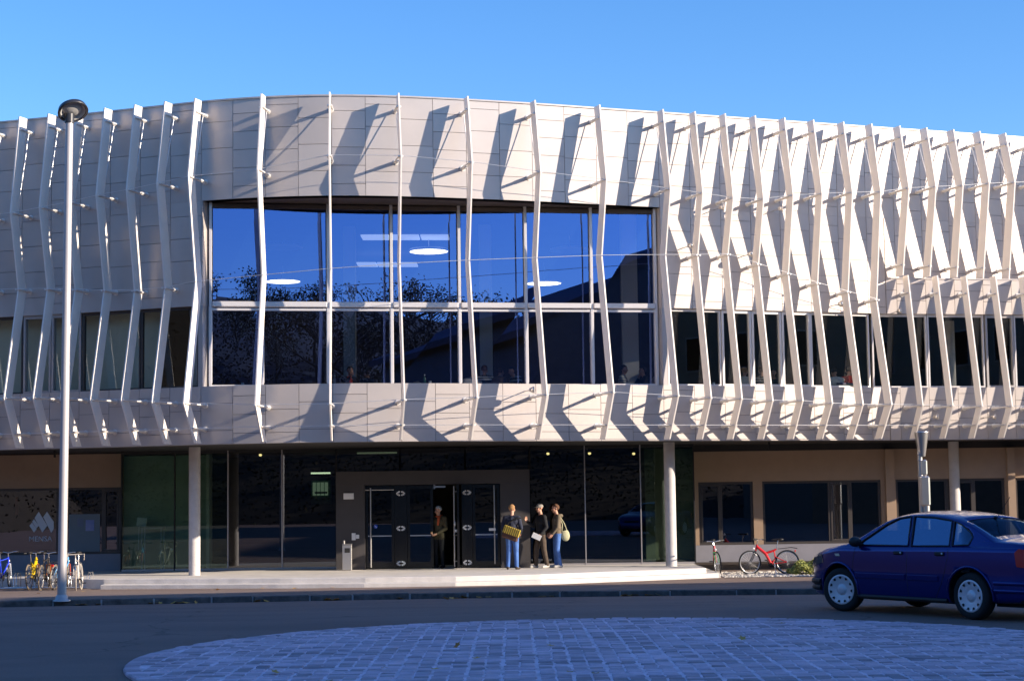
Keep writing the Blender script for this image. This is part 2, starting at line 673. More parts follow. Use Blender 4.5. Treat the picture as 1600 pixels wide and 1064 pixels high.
def cladding(name, x0, x1, z0, z1, fn=sf, seed=0):
    """band of curved sheets with open joints over a dark backing"""
    mb = MB()
    rr = random.Random(seed)
    n0 = int(math.floor((x0 - JX0) / COLW))
    n1 = int(math.ceil((x1 - JX0) / COLW))
    for c in range(n0, n1):
        a, b = max(JX0 + c * COLW, x0), min(JX0 + (c + 1) * COLW, x1)
        if b - a < 0.03:
            continue
        a += 0.006
        b -= 0.006
        zz = [z0]
        z = z1 - (0.12 + (c * 0.37 + seed * .2) % 0.55)
        cuts = []
        while z > z0 + 0.08:
            cuts.append(z)
            z -= 0.48 + 0.22 * ((c * 7 + len(cuts) * 3) % 3) / 2.0
        zz = [z0] + sorted(cuts) + [z1]
        for za, zb in zip(zz, zz[1:]):
            za2, zb2 = za + (0.006 if za > z0 else 0), zb - (0.006 if zb < z1 else 0)
            dn = rr.gauss(0, 0.0012)
            tl = rr.gauss(0, 0.0012)
            us = [a, (a + b) / 2, b]
            F = [[fn(u, dn + tl * (i - 1), zc) for i, u in enumerate(us)] for zc in (za2, zb2)]
            Bk = [[fn(u, -0.03, zc) for u in us] for zc in (za2, zb2)]
            vs = F[0] + F[1] + Bk[0] + Bk[1]
            fs = [(0, 1, 4, 3), (1, 2, 5, 4)]
            mb.add(vs, fs, 2 if rr.random() < .3 else 0, True)
            mb.add(vs, [(0, 3, 9, 6), (2, 8, 11, 5), (3, 4, 10, 9), (4, 5, 11, 10), (0, 6, 7, 1), (1, 7, 8, 2)], 0)
    k = max(2, int((x1 - x0) / 0.6))
    ux = [x0 + (x1 - x0) * i / k for i in range(k + 1)]
    for u, v in zip(ux, ux[1:]):
        mb.quad(fn(u, -0.031, z0), fn(v, -0.031, z0), fn(v, -0.031, z1), fn(u, -0.031, z1), 1)
        for z in (z0, z1):
            mb.quad(fn(u, -0.031, z), fn(v, -0.031, z), fn(v, -0.36, z), fn(u, -0.36, z), 1)
        mb.quad(fn(u, -0.36, z0), fn(v, -0.36, z0), fn(v, -0.36, z1), fn(u, -0.36, z1), 1)
    for u in (x0, x1):
        mb.quad(fn(u, -0.031, z0), fn(u, -0.36, z0), fn(u, -0.36, z1), fn(u, -0.031, z1), 0)
    return part(mb, name, [M['clad'], M['joint'], M['clad2']])


M['clad2'] = mat('aluminium_cladding_weathered', (0.50, 0.445, 0.41), 0.44, 0.35, var=0.06, vscale=0.8)
cladding('parapet_cladding', XMIN, XMAX, Z_HEAD, Z_TOP, seed=1)
cladding('storey_cladding', XMIN, XA, Z_LIN, Z_HEAD - .004, seed=2)
cladding('storey_cladding', XB, XJ, Z_LIN, Z_HEAD - .004, seed=3)
cladding('storey_cladding', XJ + .01, XMAX, Z_LEDGE - .3, Z_HEAD - .004, seed=4)
cladding('storey_cladding', XJ + .01, XMAX, Z_LIN, Z_LEDGE, fn=sl2, seed=5)
cladding('base_cladding', XMIN, XJ, Z_SOF, Z_SILL, seed=6)
cladding('base_cladding', XJ + .01, XMAX, Z_SOF, Z_SILL, fn=sl2, seed=7)

# coping, roof, soffit slab, floors, ceiling
mb = MB()
ux = [XMIN + (XMAX - XMIN) * i / 80 for i in range(81)]
for u, v in zip(ux, ux[1:]):
    p = [sf(u, 0.03, Z_TOP + .003), sf(v, 0.03, Z_TOP + .003), sf(v, -0.45, Z_TOP + .003), sf(u, -0.45, Z_TOP + .003)]
    mb.hexa(p + [q + Vector((0, 0, 0.04)) for q in p])
part(mb, 'coping', M['clad'])


def slab(name, z0, z1, inset, yb, m, fn=sf, x0=XMIN, x1=XMAX):
    k = 70
    ux = [x0 + (x1 - x0) * i / k for i in range(k + 1)]
    mb = MB()
    for u, v in zip(ux, ux[1:]):
        a, b = fn(u, -inset, z0), fn(v, -inset, z0)
        c, d = Vector((v, yb, z0)), Vector((u, yb, z0))
        mb.hexa([a, b, c, d] + [Vector((q.x, q.y, z1)) for q in (a, b, c, d)])
    return part(mb, name, m)


slab('flat_roof', 11.5, 11.75, 0.46, 68, M['roof'])
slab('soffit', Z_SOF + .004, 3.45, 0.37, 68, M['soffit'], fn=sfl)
slab('floor_slab', 3.6, 4.0, 0.37, 64, M['intfloor'], fn=sfl)
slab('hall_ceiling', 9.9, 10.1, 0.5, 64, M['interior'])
mb = MB()
for u, v in zip(ux, ux[1:]):
    if u < XJ:
        continue
    p = [sl2(u, 0.02, Z_LEDGE + .003), sl2(v, 0.02, Z_LEDGE + .003), sf(v, -0.05, Z_LEDGE + .003), sf(u, -0.05, Z_LEDGE + .003)]
    mb.hexa(p + [q + Vector((0, 0, 0.035)) for q in p])
part(mb, 'ledge', M['clad'])
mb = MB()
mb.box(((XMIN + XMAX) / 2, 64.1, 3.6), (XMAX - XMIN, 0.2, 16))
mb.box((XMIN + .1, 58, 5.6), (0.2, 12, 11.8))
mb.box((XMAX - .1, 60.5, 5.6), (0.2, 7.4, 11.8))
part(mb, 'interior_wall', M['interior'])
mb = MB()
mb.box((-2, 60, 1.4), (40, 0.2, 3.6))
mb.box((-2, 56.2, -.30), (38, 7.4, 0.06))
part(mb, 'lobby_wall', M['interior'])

# ------------------------------------------------------------------ the tall window
CA, CB = sf(XA, -.33, 0), sf(XB, -.33, 0)
CD = (CB - CA).normalized()
CN = Vector((CD.y, -CD.x, 0))
CL = (CB - CA).length


def cp(t, off, z):
    p = CA + CD * (CL * t) + CN * off
    return Vector((p.x, p.y, z))


CROT = Matrix((CD, -CN, Vector((0, 0, 1)))).transposed()
Z_TR = 6.86
Z_GT = 9.42
mb = MB()
TS = [0.004, .115, .258, .397, .548, .698, .848, 0.996]
for t in TS:
    mb.box(cp(t, 0.03, (Z_SILL + Z_HEAD) / 2), (0.075, 0.17, Z_HEAD - Z_SILL), rot=CROT, ch=.006)
    mb.box(cp(t, 0.02, Z_TR - 1.08 + .02), (0.1, 0.12, 2.0), rot=CROT)
for t0, t1 in zip(TS, TS[1:]):
    ln = (t1 - t0) * CL - 0.078
    mb.box(cp((t0 + t1) / 2, 0.06, Z_TR), (ln, 0.22, 0.15), rot=CROT, ch=.02)
    mb.box(cp((t0 + t1) / 2, 0.03, Z_TR - .13), (ln, 0.14, 0.06), rot=CROT)
    mb.box(cp((t0 + t1) / 2, 0.03, Z_SILL + .03), (ln, 0.12, 0.055), rot=CROT)
    mb.box(cp((t0 + t1) / 2, 0.03, Z_GT + .05), (ln, 0.12, 0.1), rot=CROT, mi=1)
hall_win = part(mb, 'window', [M['framelight'], M['reveal']])
hall_win['label'] = 'tall glazed window with steel mullions'
rp = random.Random(3)
for t0, t1 in zip(TS, TS[1:]):
    for z0, z1 in ((Z_SILL, Z_TR), (Z_TR, Z_GT)):
        mb = MB()
        a, b = t0 + .005, t1 - .005
        e = [rp.gauss(0, 0.0035) for _ in range(4)]
        mb.quad(cp(a, e[0], z0), cp(b, e[1], z0), cp(b, e[2], z1), cp(a, e[3], z1))
        part(mb, 'pane', M['g_up'], hall_win)
# reveals: head soffit, sill top, jambs
mb = MB()
k = 40
for i in range(k):
    u, v = XA + (XB - XA) * i / k, XA + (XB - XA) * (i + 1) / k
    t0, t1 = i / k, (i + 1) / k
    mb.quad(sf(u, -.031, Z_HEAD), sf(v, -.031, Z_HEAD), cp(t1, -.3, Z_HEAD + .0), cp(t0, -.3, Z_HEAD + .0))
    mb.quad(sf(u, -.031, Z_SILL - .003), sf(v, -.031, Z_SILL - .003), cp(t1, -.3, Z_SILL - .003), cp(t0, -.3, Z_SILL - .003), 1)
mb.box(cp(.5, -0.02, (Z_GT + Z_HEAD) / 2 + .05), (CL - .08, 0.03, Z_HEAD - Z_GT - .1), rot=CROT)
part(mb, 'window_reveal', [M['reveal'], M['clad']])
for X in (XA, XB):
    mb = MB()
    s = 1 if X == XA else -1
    p = [sf(X, -.004, Z_SILL), sf(X, -.5, Z_SILL), sf(X - s * .12, -.5, Z_SILL), sf(X - s * .12, -.36, Z_SILL)]
    mb.hexa([p[0] + Vector((s * .004, 0, 0)), p[1] + Vector((s * .004, 0, 0)), p[2], sf(X - s * .12, -.004, Z_SILL)] + [Vector((q.x, q.y, Z_LIN)) for q in (p[0] + Vector((s * .004, 0, 0)), p[1] + Vector((s * .004, 0, 0)), p[2], sf(X - s * .12, -.004, Z_SILL))])
    part(mb, 'window_jamb', M['frame'])

# ------------------------------------------------------------------ ribbon windows


def ribbon(px0, px1, fn, fm, sash=False, zt=Z_LIN, mg='g_rib'):
    a, b = xof(px0, -.16, 5.7, fn), xof(px1, -.16, 5.7, fn)
    mb = MB()
    fw = 0.06 if sash else 0.045
    d0, d1 = (-.08, -.2) if sash else (-.11, -.2)

    def bar(u0, u1, z0, z1):
        p = [fn(u0, d0, z0), fn(u1, d0, z0), fn(u1, d1, z0), fn(u0, d1, z0)]
        mb.hexa(p + [Vector((q.x, q.y, z1)) for q in p])
    bar(a, a + fw, Z_SILL, zt)
    bar(b - fw, b, Z_SILL, zt)
    bar(a + fw, b - fw, Z_SILL, Z_SILL + fw)
    bar(a + fw, b - fw, zt - fw - .03, zt)
    wd = part(mb, 'window', fm)
    mb = MB()
    mb.quad(fn(a + fw, -.16, Z_SILL + fw), fn(b - fw, -.16, Z_SILL + fw), fn(b - fw, -.16, zt - fw), fn(a + fw, -.16, zt - fw))
    part(mb, 'pane', M[mg], wd)
    return a, b


for p0, p1, s in ((-120, -62, 0), (-60, 37, 0), (39, 82, 1), (83, 129, 1), (131, 221, 0), (222, 312, 0)):
    ribbon(p0, p1, sf, M['framedark'] if not s else M['frame'], bool(s))
for p0, p1, s in ((1042, 1125.5, 0), (1126.5, 1172.5, 1), (1173.5, 1219.5, 1), (1220.5, 1265, 1), (1266, 1357.5, 0)):
    ribbon(p0, p1, sf, M['framelight'], bool(s))
for p0, p1, s in ((1362, 1448, 0), (1449, 1537, 0), (1539, 1583, 1), (1584.5, 1640, 0), (1642, 1700, 0), (1702, 1780, 0)):
    ribbon(p0, p1, sl2, M['framelight'] if not s else M['frame'], bool(s))
# pale partition behind the left ribbon, blinds edge
mb = MB()
for u in range(14):
    a, b = -19 + u * .78, -19 + (u + 1) * .78
    if b < -9.3:
        mb.quad(sf(a, -.75, 4.0), sf(b, -.75, 4.0), sf(b, -.75, 7.4), sf(a, -.75, 7.4))
part(mb, 'partition', M['intwall'])

# ------------------------------------------------------------------ columns
for px, py, Y, zt in ((304, 800, 48.15, 9.5), (1047.5, 800, 49.75, 9.5), (1491, 740, 53.0, 6.8)):
    p = at(px, py, Y)
    mb = MB()
    mb.lathe([(0.155, Z_GR if px > 1400 else Z_PLAT), (0.155, Z_SOF + .002), (0.155, zt)], (p.x, Y, 0), 28)
    part(mb, 'column', M['concrete'])
for px, Y, wd in ((547, 53.0, .36), (760, 53.0, .38), (985, 50.6, .46)):
    p = at(px, 560, Y)
    mb = MB()
    mb.box((p.x, Y, 6.95), (wd, wd, 5.9))
    part(mb, 'hall_column', M['intcol'])

# ------------------------------------------------------------------ fins
FIN_PX = [-283, -238, -193, -148, -103, -59, -14, 30, 75, 118, 163, 210, 257, 304, 408, 515, 623, 731, 836, 937, 1036, 1086, 1133, 1180, 1226, 1271, 1318, 1362, 1406, 1448, 1490, 1531, 1571, 1611, 1650, 1690, 1730, 1770]
K1 = [(-20, 9.2), (-13.07, 9.47), (-12.31, 9.55), (-11.26, 9.65), (-10.52, 9.76), (-9.69, 9.83), (-8.84, 9.93), (-7.99, 10.04), (-6.19, 10.12), (-4.61, 10.44), (-3.02, 10.45), (-1.35, 10.36), (0.37, 10.19), (2.17, 10.07), (3.92, 9.92), (4.81, 9.85), (5.7, 9.75), (6.56, 9.75), (7.44, 9.9), (8.33, 9.99), (9.23, 10.07), (10.1, 10.13), (10.93, 10.28), (11.77, 10.36), (12.62, 10.44), (13.46, 10.54), (14.28, 10.62), (20, 11)]
K2 = [(-20, 7.6), (-13.03, 7.45), (-12.19, 7.41), (-10.44, 7.27), (-9.62, 7.21), (-8.8, 7.24), (-7.96, 7.34), (-6.28, 7.43), (-4.64, 7.56), (-3.0, 7.69), (-1.29, 7.82), (0.45, 7.94), (2.18, 8.07), (3.91, 8.15), (4.79, 8.18), (5.64, 8.27), (6.5, 8.03), (7.35, 7.8), (8.19, 7.56), (9.08, 7.35), (9.93, 7.14), (14, 6.5)]
K3 = [(-20, 4.7), (-13.07, 4.51), (-12.29, 4.5), (-10.57, 4.39), (-9.72, 4.35), (-8.84, 4.27), (-8.03, 4.2), (-6.3, 4.1), (-4.63, 4.1), (-3.07, 4.19), (-1.31, 4.25), (0.41, 4.33), (2.15, 4.41), (3.89, 4.34), (4.78, 4.29), (5.67, 4.27), (6.56, 4.22), (7.44, 4.23), (8.33, 4.16), (9.24, 4.13), (10.14, 4.14), (12, 4.1), (20, 4.0)]
FT = 0.036
FG = 'white zigzag fins on the curved facade'


def make_fin(X, zs, ns, fn, struts, wd=0.355):
    y, s = fn(X, 0, 0).y, None
    o0, o1 = fn(X, 0, 0), fn(X, 1, 0)
    nv = o1 - o0
    tv = Vector((-nv.y, nv.x, 0))
    mb = MB()
    outer = list(zip(ns, zs))
    inner = [(max(n - wd, 0.09), z) for n, z in outer][::-1]
    poly = outer + inner
    k = len(zs)

    def P(n, z, d):
        return Vector((o0.x, o0.y, 0)) + nv * n + tv * d + Vector((0, 0, z))
    vs = [P(n, z, -FT / 2) for n, z in poly] + [P(n, z, FT / 2) for n, z in poly]
    fs = []
    for i in range(k - 1):
        a, b, c, d = i, i + 1, 2 * k - 2 - i, 2 * k - 1 - i
        fs += [(a, b, c, d), (2 * k + d, 2 * k + c, 2 * k + b, 2 * k + a)]
    m = 2 * k
    for i in range(m):
        j = (i + 1) % m
        fs.append((i, m + i, m + j, j))
    mb.add(vs, fs)
    fin = part(mb, 'fin', M['fin'])
    for z, n, nw in struts:
        sb = MB()
        for s in (-1, 1):
            sb.tube([P(nw, z, s * .043), P(n - .07, z, s * .043)], 0.024, 8)
        sb.tube([P(n - .12, z, -.07), P(n - .12, z, .07)], 0.016, 6)
        sb.tube([P(nw, z, 0), P(nw + min(.30, (n - wd - nw) * .8), z, 0)], 0.05, 10)
        sb.tube([P(nw, z, 0), P(nw + .02, z, 0)], 0.075, 10)
        part(sb, 'strut', M['strut'], fin)
    return fin, P


fins = []
cab = {1: [], 2: [], 3: [], 4: []}
for px in FIN_PX:
    X = xof(px, .6, 12.3)
    z1, z2, z3 = interp(K1, X), interp(K2, X), interp(K3, X)
    zt = 12.15
    if X < XJ + .1:
        zs = [zt, z1, z2, z3, Z_SOF + .02]
        ns = [.60, .96, .56, 1.17, .58]
        sts = [(11.8, .60 + .36 * (zt - 11.8) / (zt - z1), 0), (z1, .96, 0), (z3, 1.17, 0), (3.58, .58 + .59 * (3.58 - Z_SOF) / (z3 - Z_SOF), 0)]
        if not (XA < X < XB):
            sts.insert(2, (z2, .56 + .12, 0))
        f_, P = make_fin(X, zs, ns, sf, sts)
        cab[2].append(P(.60, z2 + .02, 0))
        cab[3].append(P(1.0, z3 + .02, 0))
        cab[4].append(P(.72, 3.58, 0))
    else:
        zs = [zt, z1, Z_LEDGE + .05]
        ns = [.60, .96, .50]
        sts = [(11.8, .60 + .36 * (zt - 11.8) / (zt - z1), 0), (z1, .96, 0), (8.15, .58, 0)]
        f_, P = make_fin(X, zs, ns, sf, sts)
    rod = MB()
    rod.tube([P(.14, 11.78, 0), P(.62, z1 + .06, 0)], 0.013, 5)
    part(rod, 'brace_rod', M['cable'], f_)
    cab[1].append(P(.85, z1 + .02, 0))
for px in (1419, 1465, 1510, 1556, 1601, 1645, 1690, 1735, 1780):
    X = xof(px, .46, Z_LEDGE, sl2)
    z3 = interp(K3, X)
    f_, P = make_fin(X, [Z_LEDGE + .06, z3, Z_SOF + .02], [.46, 1.17, .58], sl2, [(7.35, .54, 0), (z3, 1.17, 0), (3.58, .80, 0)])
    cab[3].append(P(1.0, z3 + .02, 0))
    cab[4].append(P(.72, 3.58, 0))
for k in cab:
    mb = MB()
    mb.tube(cab[k], 0.008, 5)
    part(mb, 'cable', M['cable'])
# floodlights clipped between the fins
for px, py, fn, n in ((1079, 384, sf, .5), (1128, 324, sf, .5), (1173, 397, sf, .5), (1220, 326, sf, .5), (1314, 475, sf, .5), (1406, 486, sl2, .4), (1463, 651, sl2, .6), (1553, 651, sl2, .6), (832, 609, sf, .6), (600, 448, None, 0)):
    if fn is None:
        continue
    z = 6.0
    for _ in range(12):
        X = xof(px, n, z, fn)
        d = CAMROT.transposed() @ (fn(X, n, z) - CAMLOC)
        z += ((532 + F_PX * d.y / d.z) - py) / 58
    p = fn(X, n, z)
    nv = (fn(X, n + 1, z) - p)
    mb = MB()
    mb.tube([p, p - nv * (n + .0)], .014, 6)
    rot = nv.to_track_quat('Z', 'Y').to_matrix() @ Matrix.Rotation(1.0, 3, 'Y')
    mb.lathe([(.001, -.09), (.04, -.085), (.085, .02), (.09, .05), (.07, .055), (.001, .04)], p, 12, m=rot)
    part(mb, 'floodlight', M['steel'])
# ------------------------------------------------------------------ ground floor
YG, YP, YL, YR = 51.5, 50.4, 52.2, 53.0


def gx(px, Y, py=800):
    return at(px, py, Y).x


def gz(py, Y, px):
    return at(px, py, Y).z


def holed_wall(name, x0, x1, Y, holes, zs, zh, z1, depth=.3):
    """stucco wall over a grey plinth with window openings between zs and zh"""
    mb = MB()
    xc = (x0 + x1) / 2
    mb.box((xc, Y + depth / 2 + .004, (Z_GR - .2 + zs) / 2), (x1 - x0, depth - .008, zs - Z_GR + .2), mi=1)
    mb.box((xc, Y + depth / 2, (zh + z1) / 2), (x1 - x0, depth, z1 - zh))
    e = [x0] + [v for h in holes for v in h] + [x1]
    for a, b in zip(e[::2], e[1::2]):
        if b - a > .01:
            mb.box(((a + b) / 2, Y + depth / 2, (zs + zh) / 2), (b - a, depth, zh - zs - .001))
    return part(mb, name, [M['stucco'], M['plinth']])


def shop_window(x0, x1, z0, z1, Y, mulls, sashes=(), fm='framedark', gm='g_shop'):
    mb = MB()
    f = .07
    yc = Y + .12
    mb.box(((x0 + x1) / 2, yc, z1 - f / 2 - .002), (x1 - x0 - .004, .1, f))
    mb.box(((x0 + x1) / 2, yc - .03, z0 + f / 2 + .002), (x1 - x0 - .004, .16, f))
    xs_ = [x0 + f / 2 + .002] + list(mulls) + [x1 - f / 2 - .002]
    for x in xs_:
        mb.box((x, yc, (z0 + z1) / 2), (f, .1, z1 - z0 - 2 * f - .006))
    for i in sashes:
        a, b = xs_[i] + f / 2, xs_[i + 1] - f / 2
        for bx, sx, bz, sz in (((a + b) / 2, b - a, z1 - f - .035, .05), ((a + b) / 2, b - a, z0 + f + .035, .05), (a + .03, .05, (z0 + z1) / 2, z1 - z0 - 2 * f - .14), (b - .03, .05, (z0 + z1) / 2, z1 - z0 - 2 * f - .14)):
            mb.box((bx, yc - .025, bz), (sx, .08, sz))
    wd = part(mb, 'window', M[fm])
    for a, b in zip(xs_, xs_[1:]):
        p = MB()
        p.quad((a + f / 2, yc, z0 + f), (b - f / 2, yc, z0 + f), (b - f / 2, yc, z1 - f), (a + f / 2, yc, z1 - f))
        part(p, 'pane', M[gm], wd)
    return wd


zsL, zhL = gz(866, YL, 100), gz(762, YL, 100)
holed_wall('left_shop_wall', -20, gx(190, YL), YL, [(gx(-160, YL), gx(188.5, YL))], zsL, zhL, gz(710, YL, 100))
wl = shop_window(gx(-160, YL), gx(188.5, YL), zsL, zhL, YL, [gx(-70, YL), gx(89, YL), gx(160, YL)], (3,))
zsR, zhR = gz(849, YR, 1285), gz(750.5, YR, 1285)
holed_wall('right_shop_wall', gx(1086, YR), 22, YR, [(gx(1092, YR), gx(1177.5, YR)), (gx(1192, YR), gx(1377.5, YR)), (gx(1401, YR), gx(1572, YR)), (gx(1588, YR), gx(1680, YR))], zsR, zhR, gz(703, YR, 1285))
shop_window(gx(1092, YR), gx(1177.5, YR), zsR, zhR, YR, [gx(1127.5, YR)], (0,))
shop_window(gx(1192, YR), gx(1377.5, YR), zsR, zhR, YR, [gx(1297, YR), gx(1330.5, YR)], (1,))
shop_window(gx(1401, YR), gx(1572, YR), zsR, zhR, YR, [gx(1480, YR), gx(1524, YR)], (1,))
shop_window(gx(1588, YR), gx(1680, YR), zsR, zhR, YR, [gx(1630, YR)])
for a, b in ((1384, 1398), (1574.5, 1586)):
    mb = MB()
    x0, x1 = gx(a, YR), gx(b, YR)
    mb.box(((x0 + x1) / 2, YR - .09, (Z_GR + gz(702, YR, 1390)) / 2), (x1 - x0, .17, gz(702, YR, 1390) - Z_GR))
    part(mb, 'pilaster', M['stucco'])
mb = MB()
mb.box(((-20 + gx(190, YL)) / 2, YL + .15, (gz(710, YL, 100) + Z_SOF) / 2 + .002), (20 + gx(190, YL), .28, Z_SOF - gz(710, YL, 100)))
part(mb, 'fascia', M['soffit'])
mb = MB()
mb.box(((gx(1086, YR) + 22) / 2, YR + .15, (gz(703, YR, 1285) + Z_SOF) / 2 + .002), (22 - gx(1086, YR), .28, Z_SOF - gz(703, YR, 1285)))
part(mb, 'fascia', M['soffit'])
for px, Y in ((85.5, 49), (1202, 50.5)):
    mb = MB()
    p = at(px, 706, Y)
    mb.box((p.x, Y, Z_SOF - .10), (.05, .05, .2))
    part(mb, 'hanger', M['blackmat'])

# the glass hall of the entrance
edges = [190, 273, 356.5, 441, 525.5]
edR = [828, 914.5, 1001.5, 1085]
for e, posts, gs in ((edges, edges[:-1], ('g_green', 'g_green', 'g_low', 'g_low')), (edR, edR[1:], ('g_low', 'g_low', 'g_green'))):
    mb = MB()
    x0, x1 = gx(e[0], YG), gx(e[-1], YG)
    mb.box(((x0 + x1) / 2, YG, Z_PLAT + .03), (x1 - x0, .1, .055), mi=1)
    hall = part(mb, 'glass_wall', [M['blackmat'], M['frame']])
    mb = MB()
    mb.box(((x0 + x1) / 2, YG, Z_SOF - .04), (x1 - x0, .1, .075))
    part(mb, 'head_rail', M['blackmat'], hall)
    for px in posts:
        mb = MB()
        mb.box((gx(px, YG), YG, (Z_PLAT + Z_SOF) / 2), (.03, .12, Z_SOF - Z_PLAT - .004))
        part(mb, 'mullion', M['frame'] if px in (356.5, 441, 914.5, 1001.5) else M['blackmat'], hall)
    for (a, b), gm in zip(zip(e, e[1:]), gs):
        p = MB()
        x0, x1 = gx(a, YG) + .017, gx(b, YG) - .017
        p.quad((x0, YG, Z_PLAT + .06), (x1, YG, Z_PLAT + .06), (x1, YG, Z_SOF - .08), (x0, YG, Z_SOF - .08))
        part(p, 'pane', M[gm], hall)
# side return panes of the glass hall
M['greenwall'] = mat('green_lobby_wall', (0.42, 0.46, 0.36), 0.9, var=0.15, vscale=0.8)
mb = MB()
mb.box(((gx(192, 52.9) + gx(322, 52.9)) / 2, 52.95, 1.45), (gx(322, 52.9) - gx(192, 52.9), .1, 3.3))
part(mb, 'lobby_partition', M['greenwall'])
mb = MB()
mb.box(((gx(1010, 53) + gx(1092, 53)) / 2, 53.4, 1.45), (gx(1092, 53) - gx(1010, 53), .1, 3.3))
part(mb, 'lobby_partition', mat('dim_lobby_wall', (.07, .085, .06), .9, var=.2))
mb = MB()
mb.box((gx(326, 52), 52.1, 1.45), (.09, .5, 3.3))
part(mb, 'lobby_post', M['concrete'])

a, b = at(222, 824, 52.4), at(256, 858, 52.4)
LT = thing('lobby_table', ((a.x + b.x) / 2, 52.4, Z_PLAT), 'plain pale table inside the green lobby glass', 'table')
mb = MB()
mb.box((0, 0, a.z - Z_PLAT - .02), (b.x - a.x, .5, .04), ch=.005)
lbuild(mb, 'table_top', M['intcol'], LT)
for sx in (-1, 1):
    for sy in (-1, 1):
        mb = MB()
        mb.box((sx * ((b.x - a.x) / 2 - .04), sy * .2, (a.z - Z_PLAT - .04) / 2), (.04, .04, a.z - Z_PLAT - .045))
        lbuild(mb, 'leg', M['intcol'], LT)
a, b = at(214, 809, 52.5), at(229, 822, 52.5)
mb = MB()
mb.box((0, 0, 0), (b.x - a.x, .03, a.z - b.z), rot=Matrix.Rotation(R_(6), 3, 'Y'))
mb.tube([(-.08, .02, 0), (-.10, .02, b.z - a.z - .55)], .012, 5)
mb.tube([(.08, .02, 0), (.10, .02, b.z - a.z - .55)], .012, 5)
nb_ = mb.build('notice_stand', M['white'])
nb_.location = (a + b) / 2
tag(nb_, 'small white notice stand inside the green lobby glass', 'notice')

# portal with the double doors
x0, x1, d0, d1 = gx(525, YP), gx(828, YP), gx(570, YP), gx(782, YP)
zt, zd = gz(735, YP, 676), gz(756.5, YP, 676)
mb = MB()
mb.box(((x0 + d0) / 2, (YP + YG + .1) / 2, (Z_PLAT + zd) / 2), (d0 - x0, YG + .1 - YP, zd - Z_PLAT))
mb.box(((x1 + d1) / 2, (YP + YG + .1) / 2, (Z_PLAT + zd) / 2), (x1 - d1, YG + .1 - YP, zd - Z_PLAT))
mb.box(((x0 + x1) / 2, (YP + YG + .1) / 2, (zt + zd) / 2 + .001), (x1 - x0, YG + .1 - YP, zt - zd))
part(mb, 'portal', M['portal'])
mb = MB()
for px in (525.5, 625, 727, 828):
    mb.box((gx(px, YG, 715), YG, (zt + Z_SOF) / 2), (.04, .1, Z_SOF - zt - .004))
tr = part(mb, 'transom_light', M['blackmat'])
for a, b in ((525.5, 625), (625, 727), (727, 828)):
    p = MB()
    xa, xb = gx(a, YG) + .021, gx(b, YG) - .021
    p.quad((xa, YG, zt), (xb, YG, zt), (xb, YG, Z_SOF), (xa, YG, Z_SOF))
    part(p, 'pane', M['g_low'], tr)

YD = YP + .16
zD0 = Z_PLAT + .02


def door_leaf(pa, pb, hinge=None, ang=0.0):
    """black framed glass leaf between two pixels columns of the door plane"""
    xa, xb = gx(pa, YD), gx(pb, YD)
    root_x = xa if hinge is None else hinge
    w_ = xb - xa
    m = MB()
    f = .075
    for c, s_ in (((f / 2, 0, (zD0 + zd) / 2), (f, .06, zd - zD0 - .02)), ((w_ - f / 2, 0, (zD0 + zd) / 2), (f, .06, zd - zD0 - .02)), ((w_ / 2, 0, zD0 + .09), (w_ - 2 * f, .06, .16)), ((w_ / 2, 0, zd - .07), (w_ - 2 * f, .06, .1))):
        m.box(c, s_)
    rot = Matrix.Rotation(ang, 3, 'Z')

    def tr_(mb_):
        mb_.v = [tuple(rot @ Vector(v) + Vector((root_x, YD, 0))) for v in mb_.v]
        return mb_
    o = part(tr_(m), 'door', M['black'])
    g_ = MB()
    g_.quad((f, 0, zD0 + .17), (w_ - f, 0, zD0 + .17), (w_ - f, 0, zd - .12), (f, 0, zd - .12))
    part(tr_(g_), 'pane', M['g_low'], o)
    b_ = MB()
    b_.box((w_ / 2, -.03, gz(837, YD, 600)), (w_ - 2 * f, .02, .028))
    part(tr_(b_), 'push_bar', M['steel'], o)
    return o, tr_, w_


def pull(o, tr_, lx, z0, z1, horiz=None):
    h = MB()
    h.tube([(lx, -.09, z0), (lx, -.09, z1)], .021, 10)
    for z in (z0 + .15, z1 - .15):
        h.tube([(lx, -.09, z), (lx, -.0, z)], .012, 6)
    if horiz:
        h.tube([(horiz[0], -.07, horiz[2]), (horiz[1], -.07, horiz[2])], .014, 6)
    part(tr_(h), 'pull_handle', M['steel'], o)


dz = lambda py: gz(py, YD, 676)
o, t_, w_ = door_leaf(571, 616)
xl = gx(579.5, YD) - gx(571, YD)
pull(o, t_, xl, dz(885), dz(761), (-.0, w_, dz(764)))
s_ = MB()
s_.lathe([(.001, 0), (.055, 0), (.055, .004), (.001, .004)], (gx(587, YD), YD - .034, dz(821)), 20, m=Matrix.Rotation(math.pi / 2, 3, 'X'))
part(s_, 'sticker', M['bluesign'], o)
s_ = MB()
s_.tube([(gx(587, YD) - .03, YD - .041, dz(821) + .03), (gx(587, YD) + .03, YD - .041, dz(821) - .03)], .006, 5)
part(s_, 'sticker_mark', M['white'], o)
o, t_, w_ = door_leaf(636.5, 677)
o, t_, w_ = door_leaf(738.5, 781)
pull(o, t_, gx(772.5, YD) - gx(738.5, YD), dz(882), dz(759))
b_ = MB()
b_.box((gx(769, YD), YD - .10, dz(828)), (.19, .05, .07))
part(b_, 'latch_box', M['white'], o)
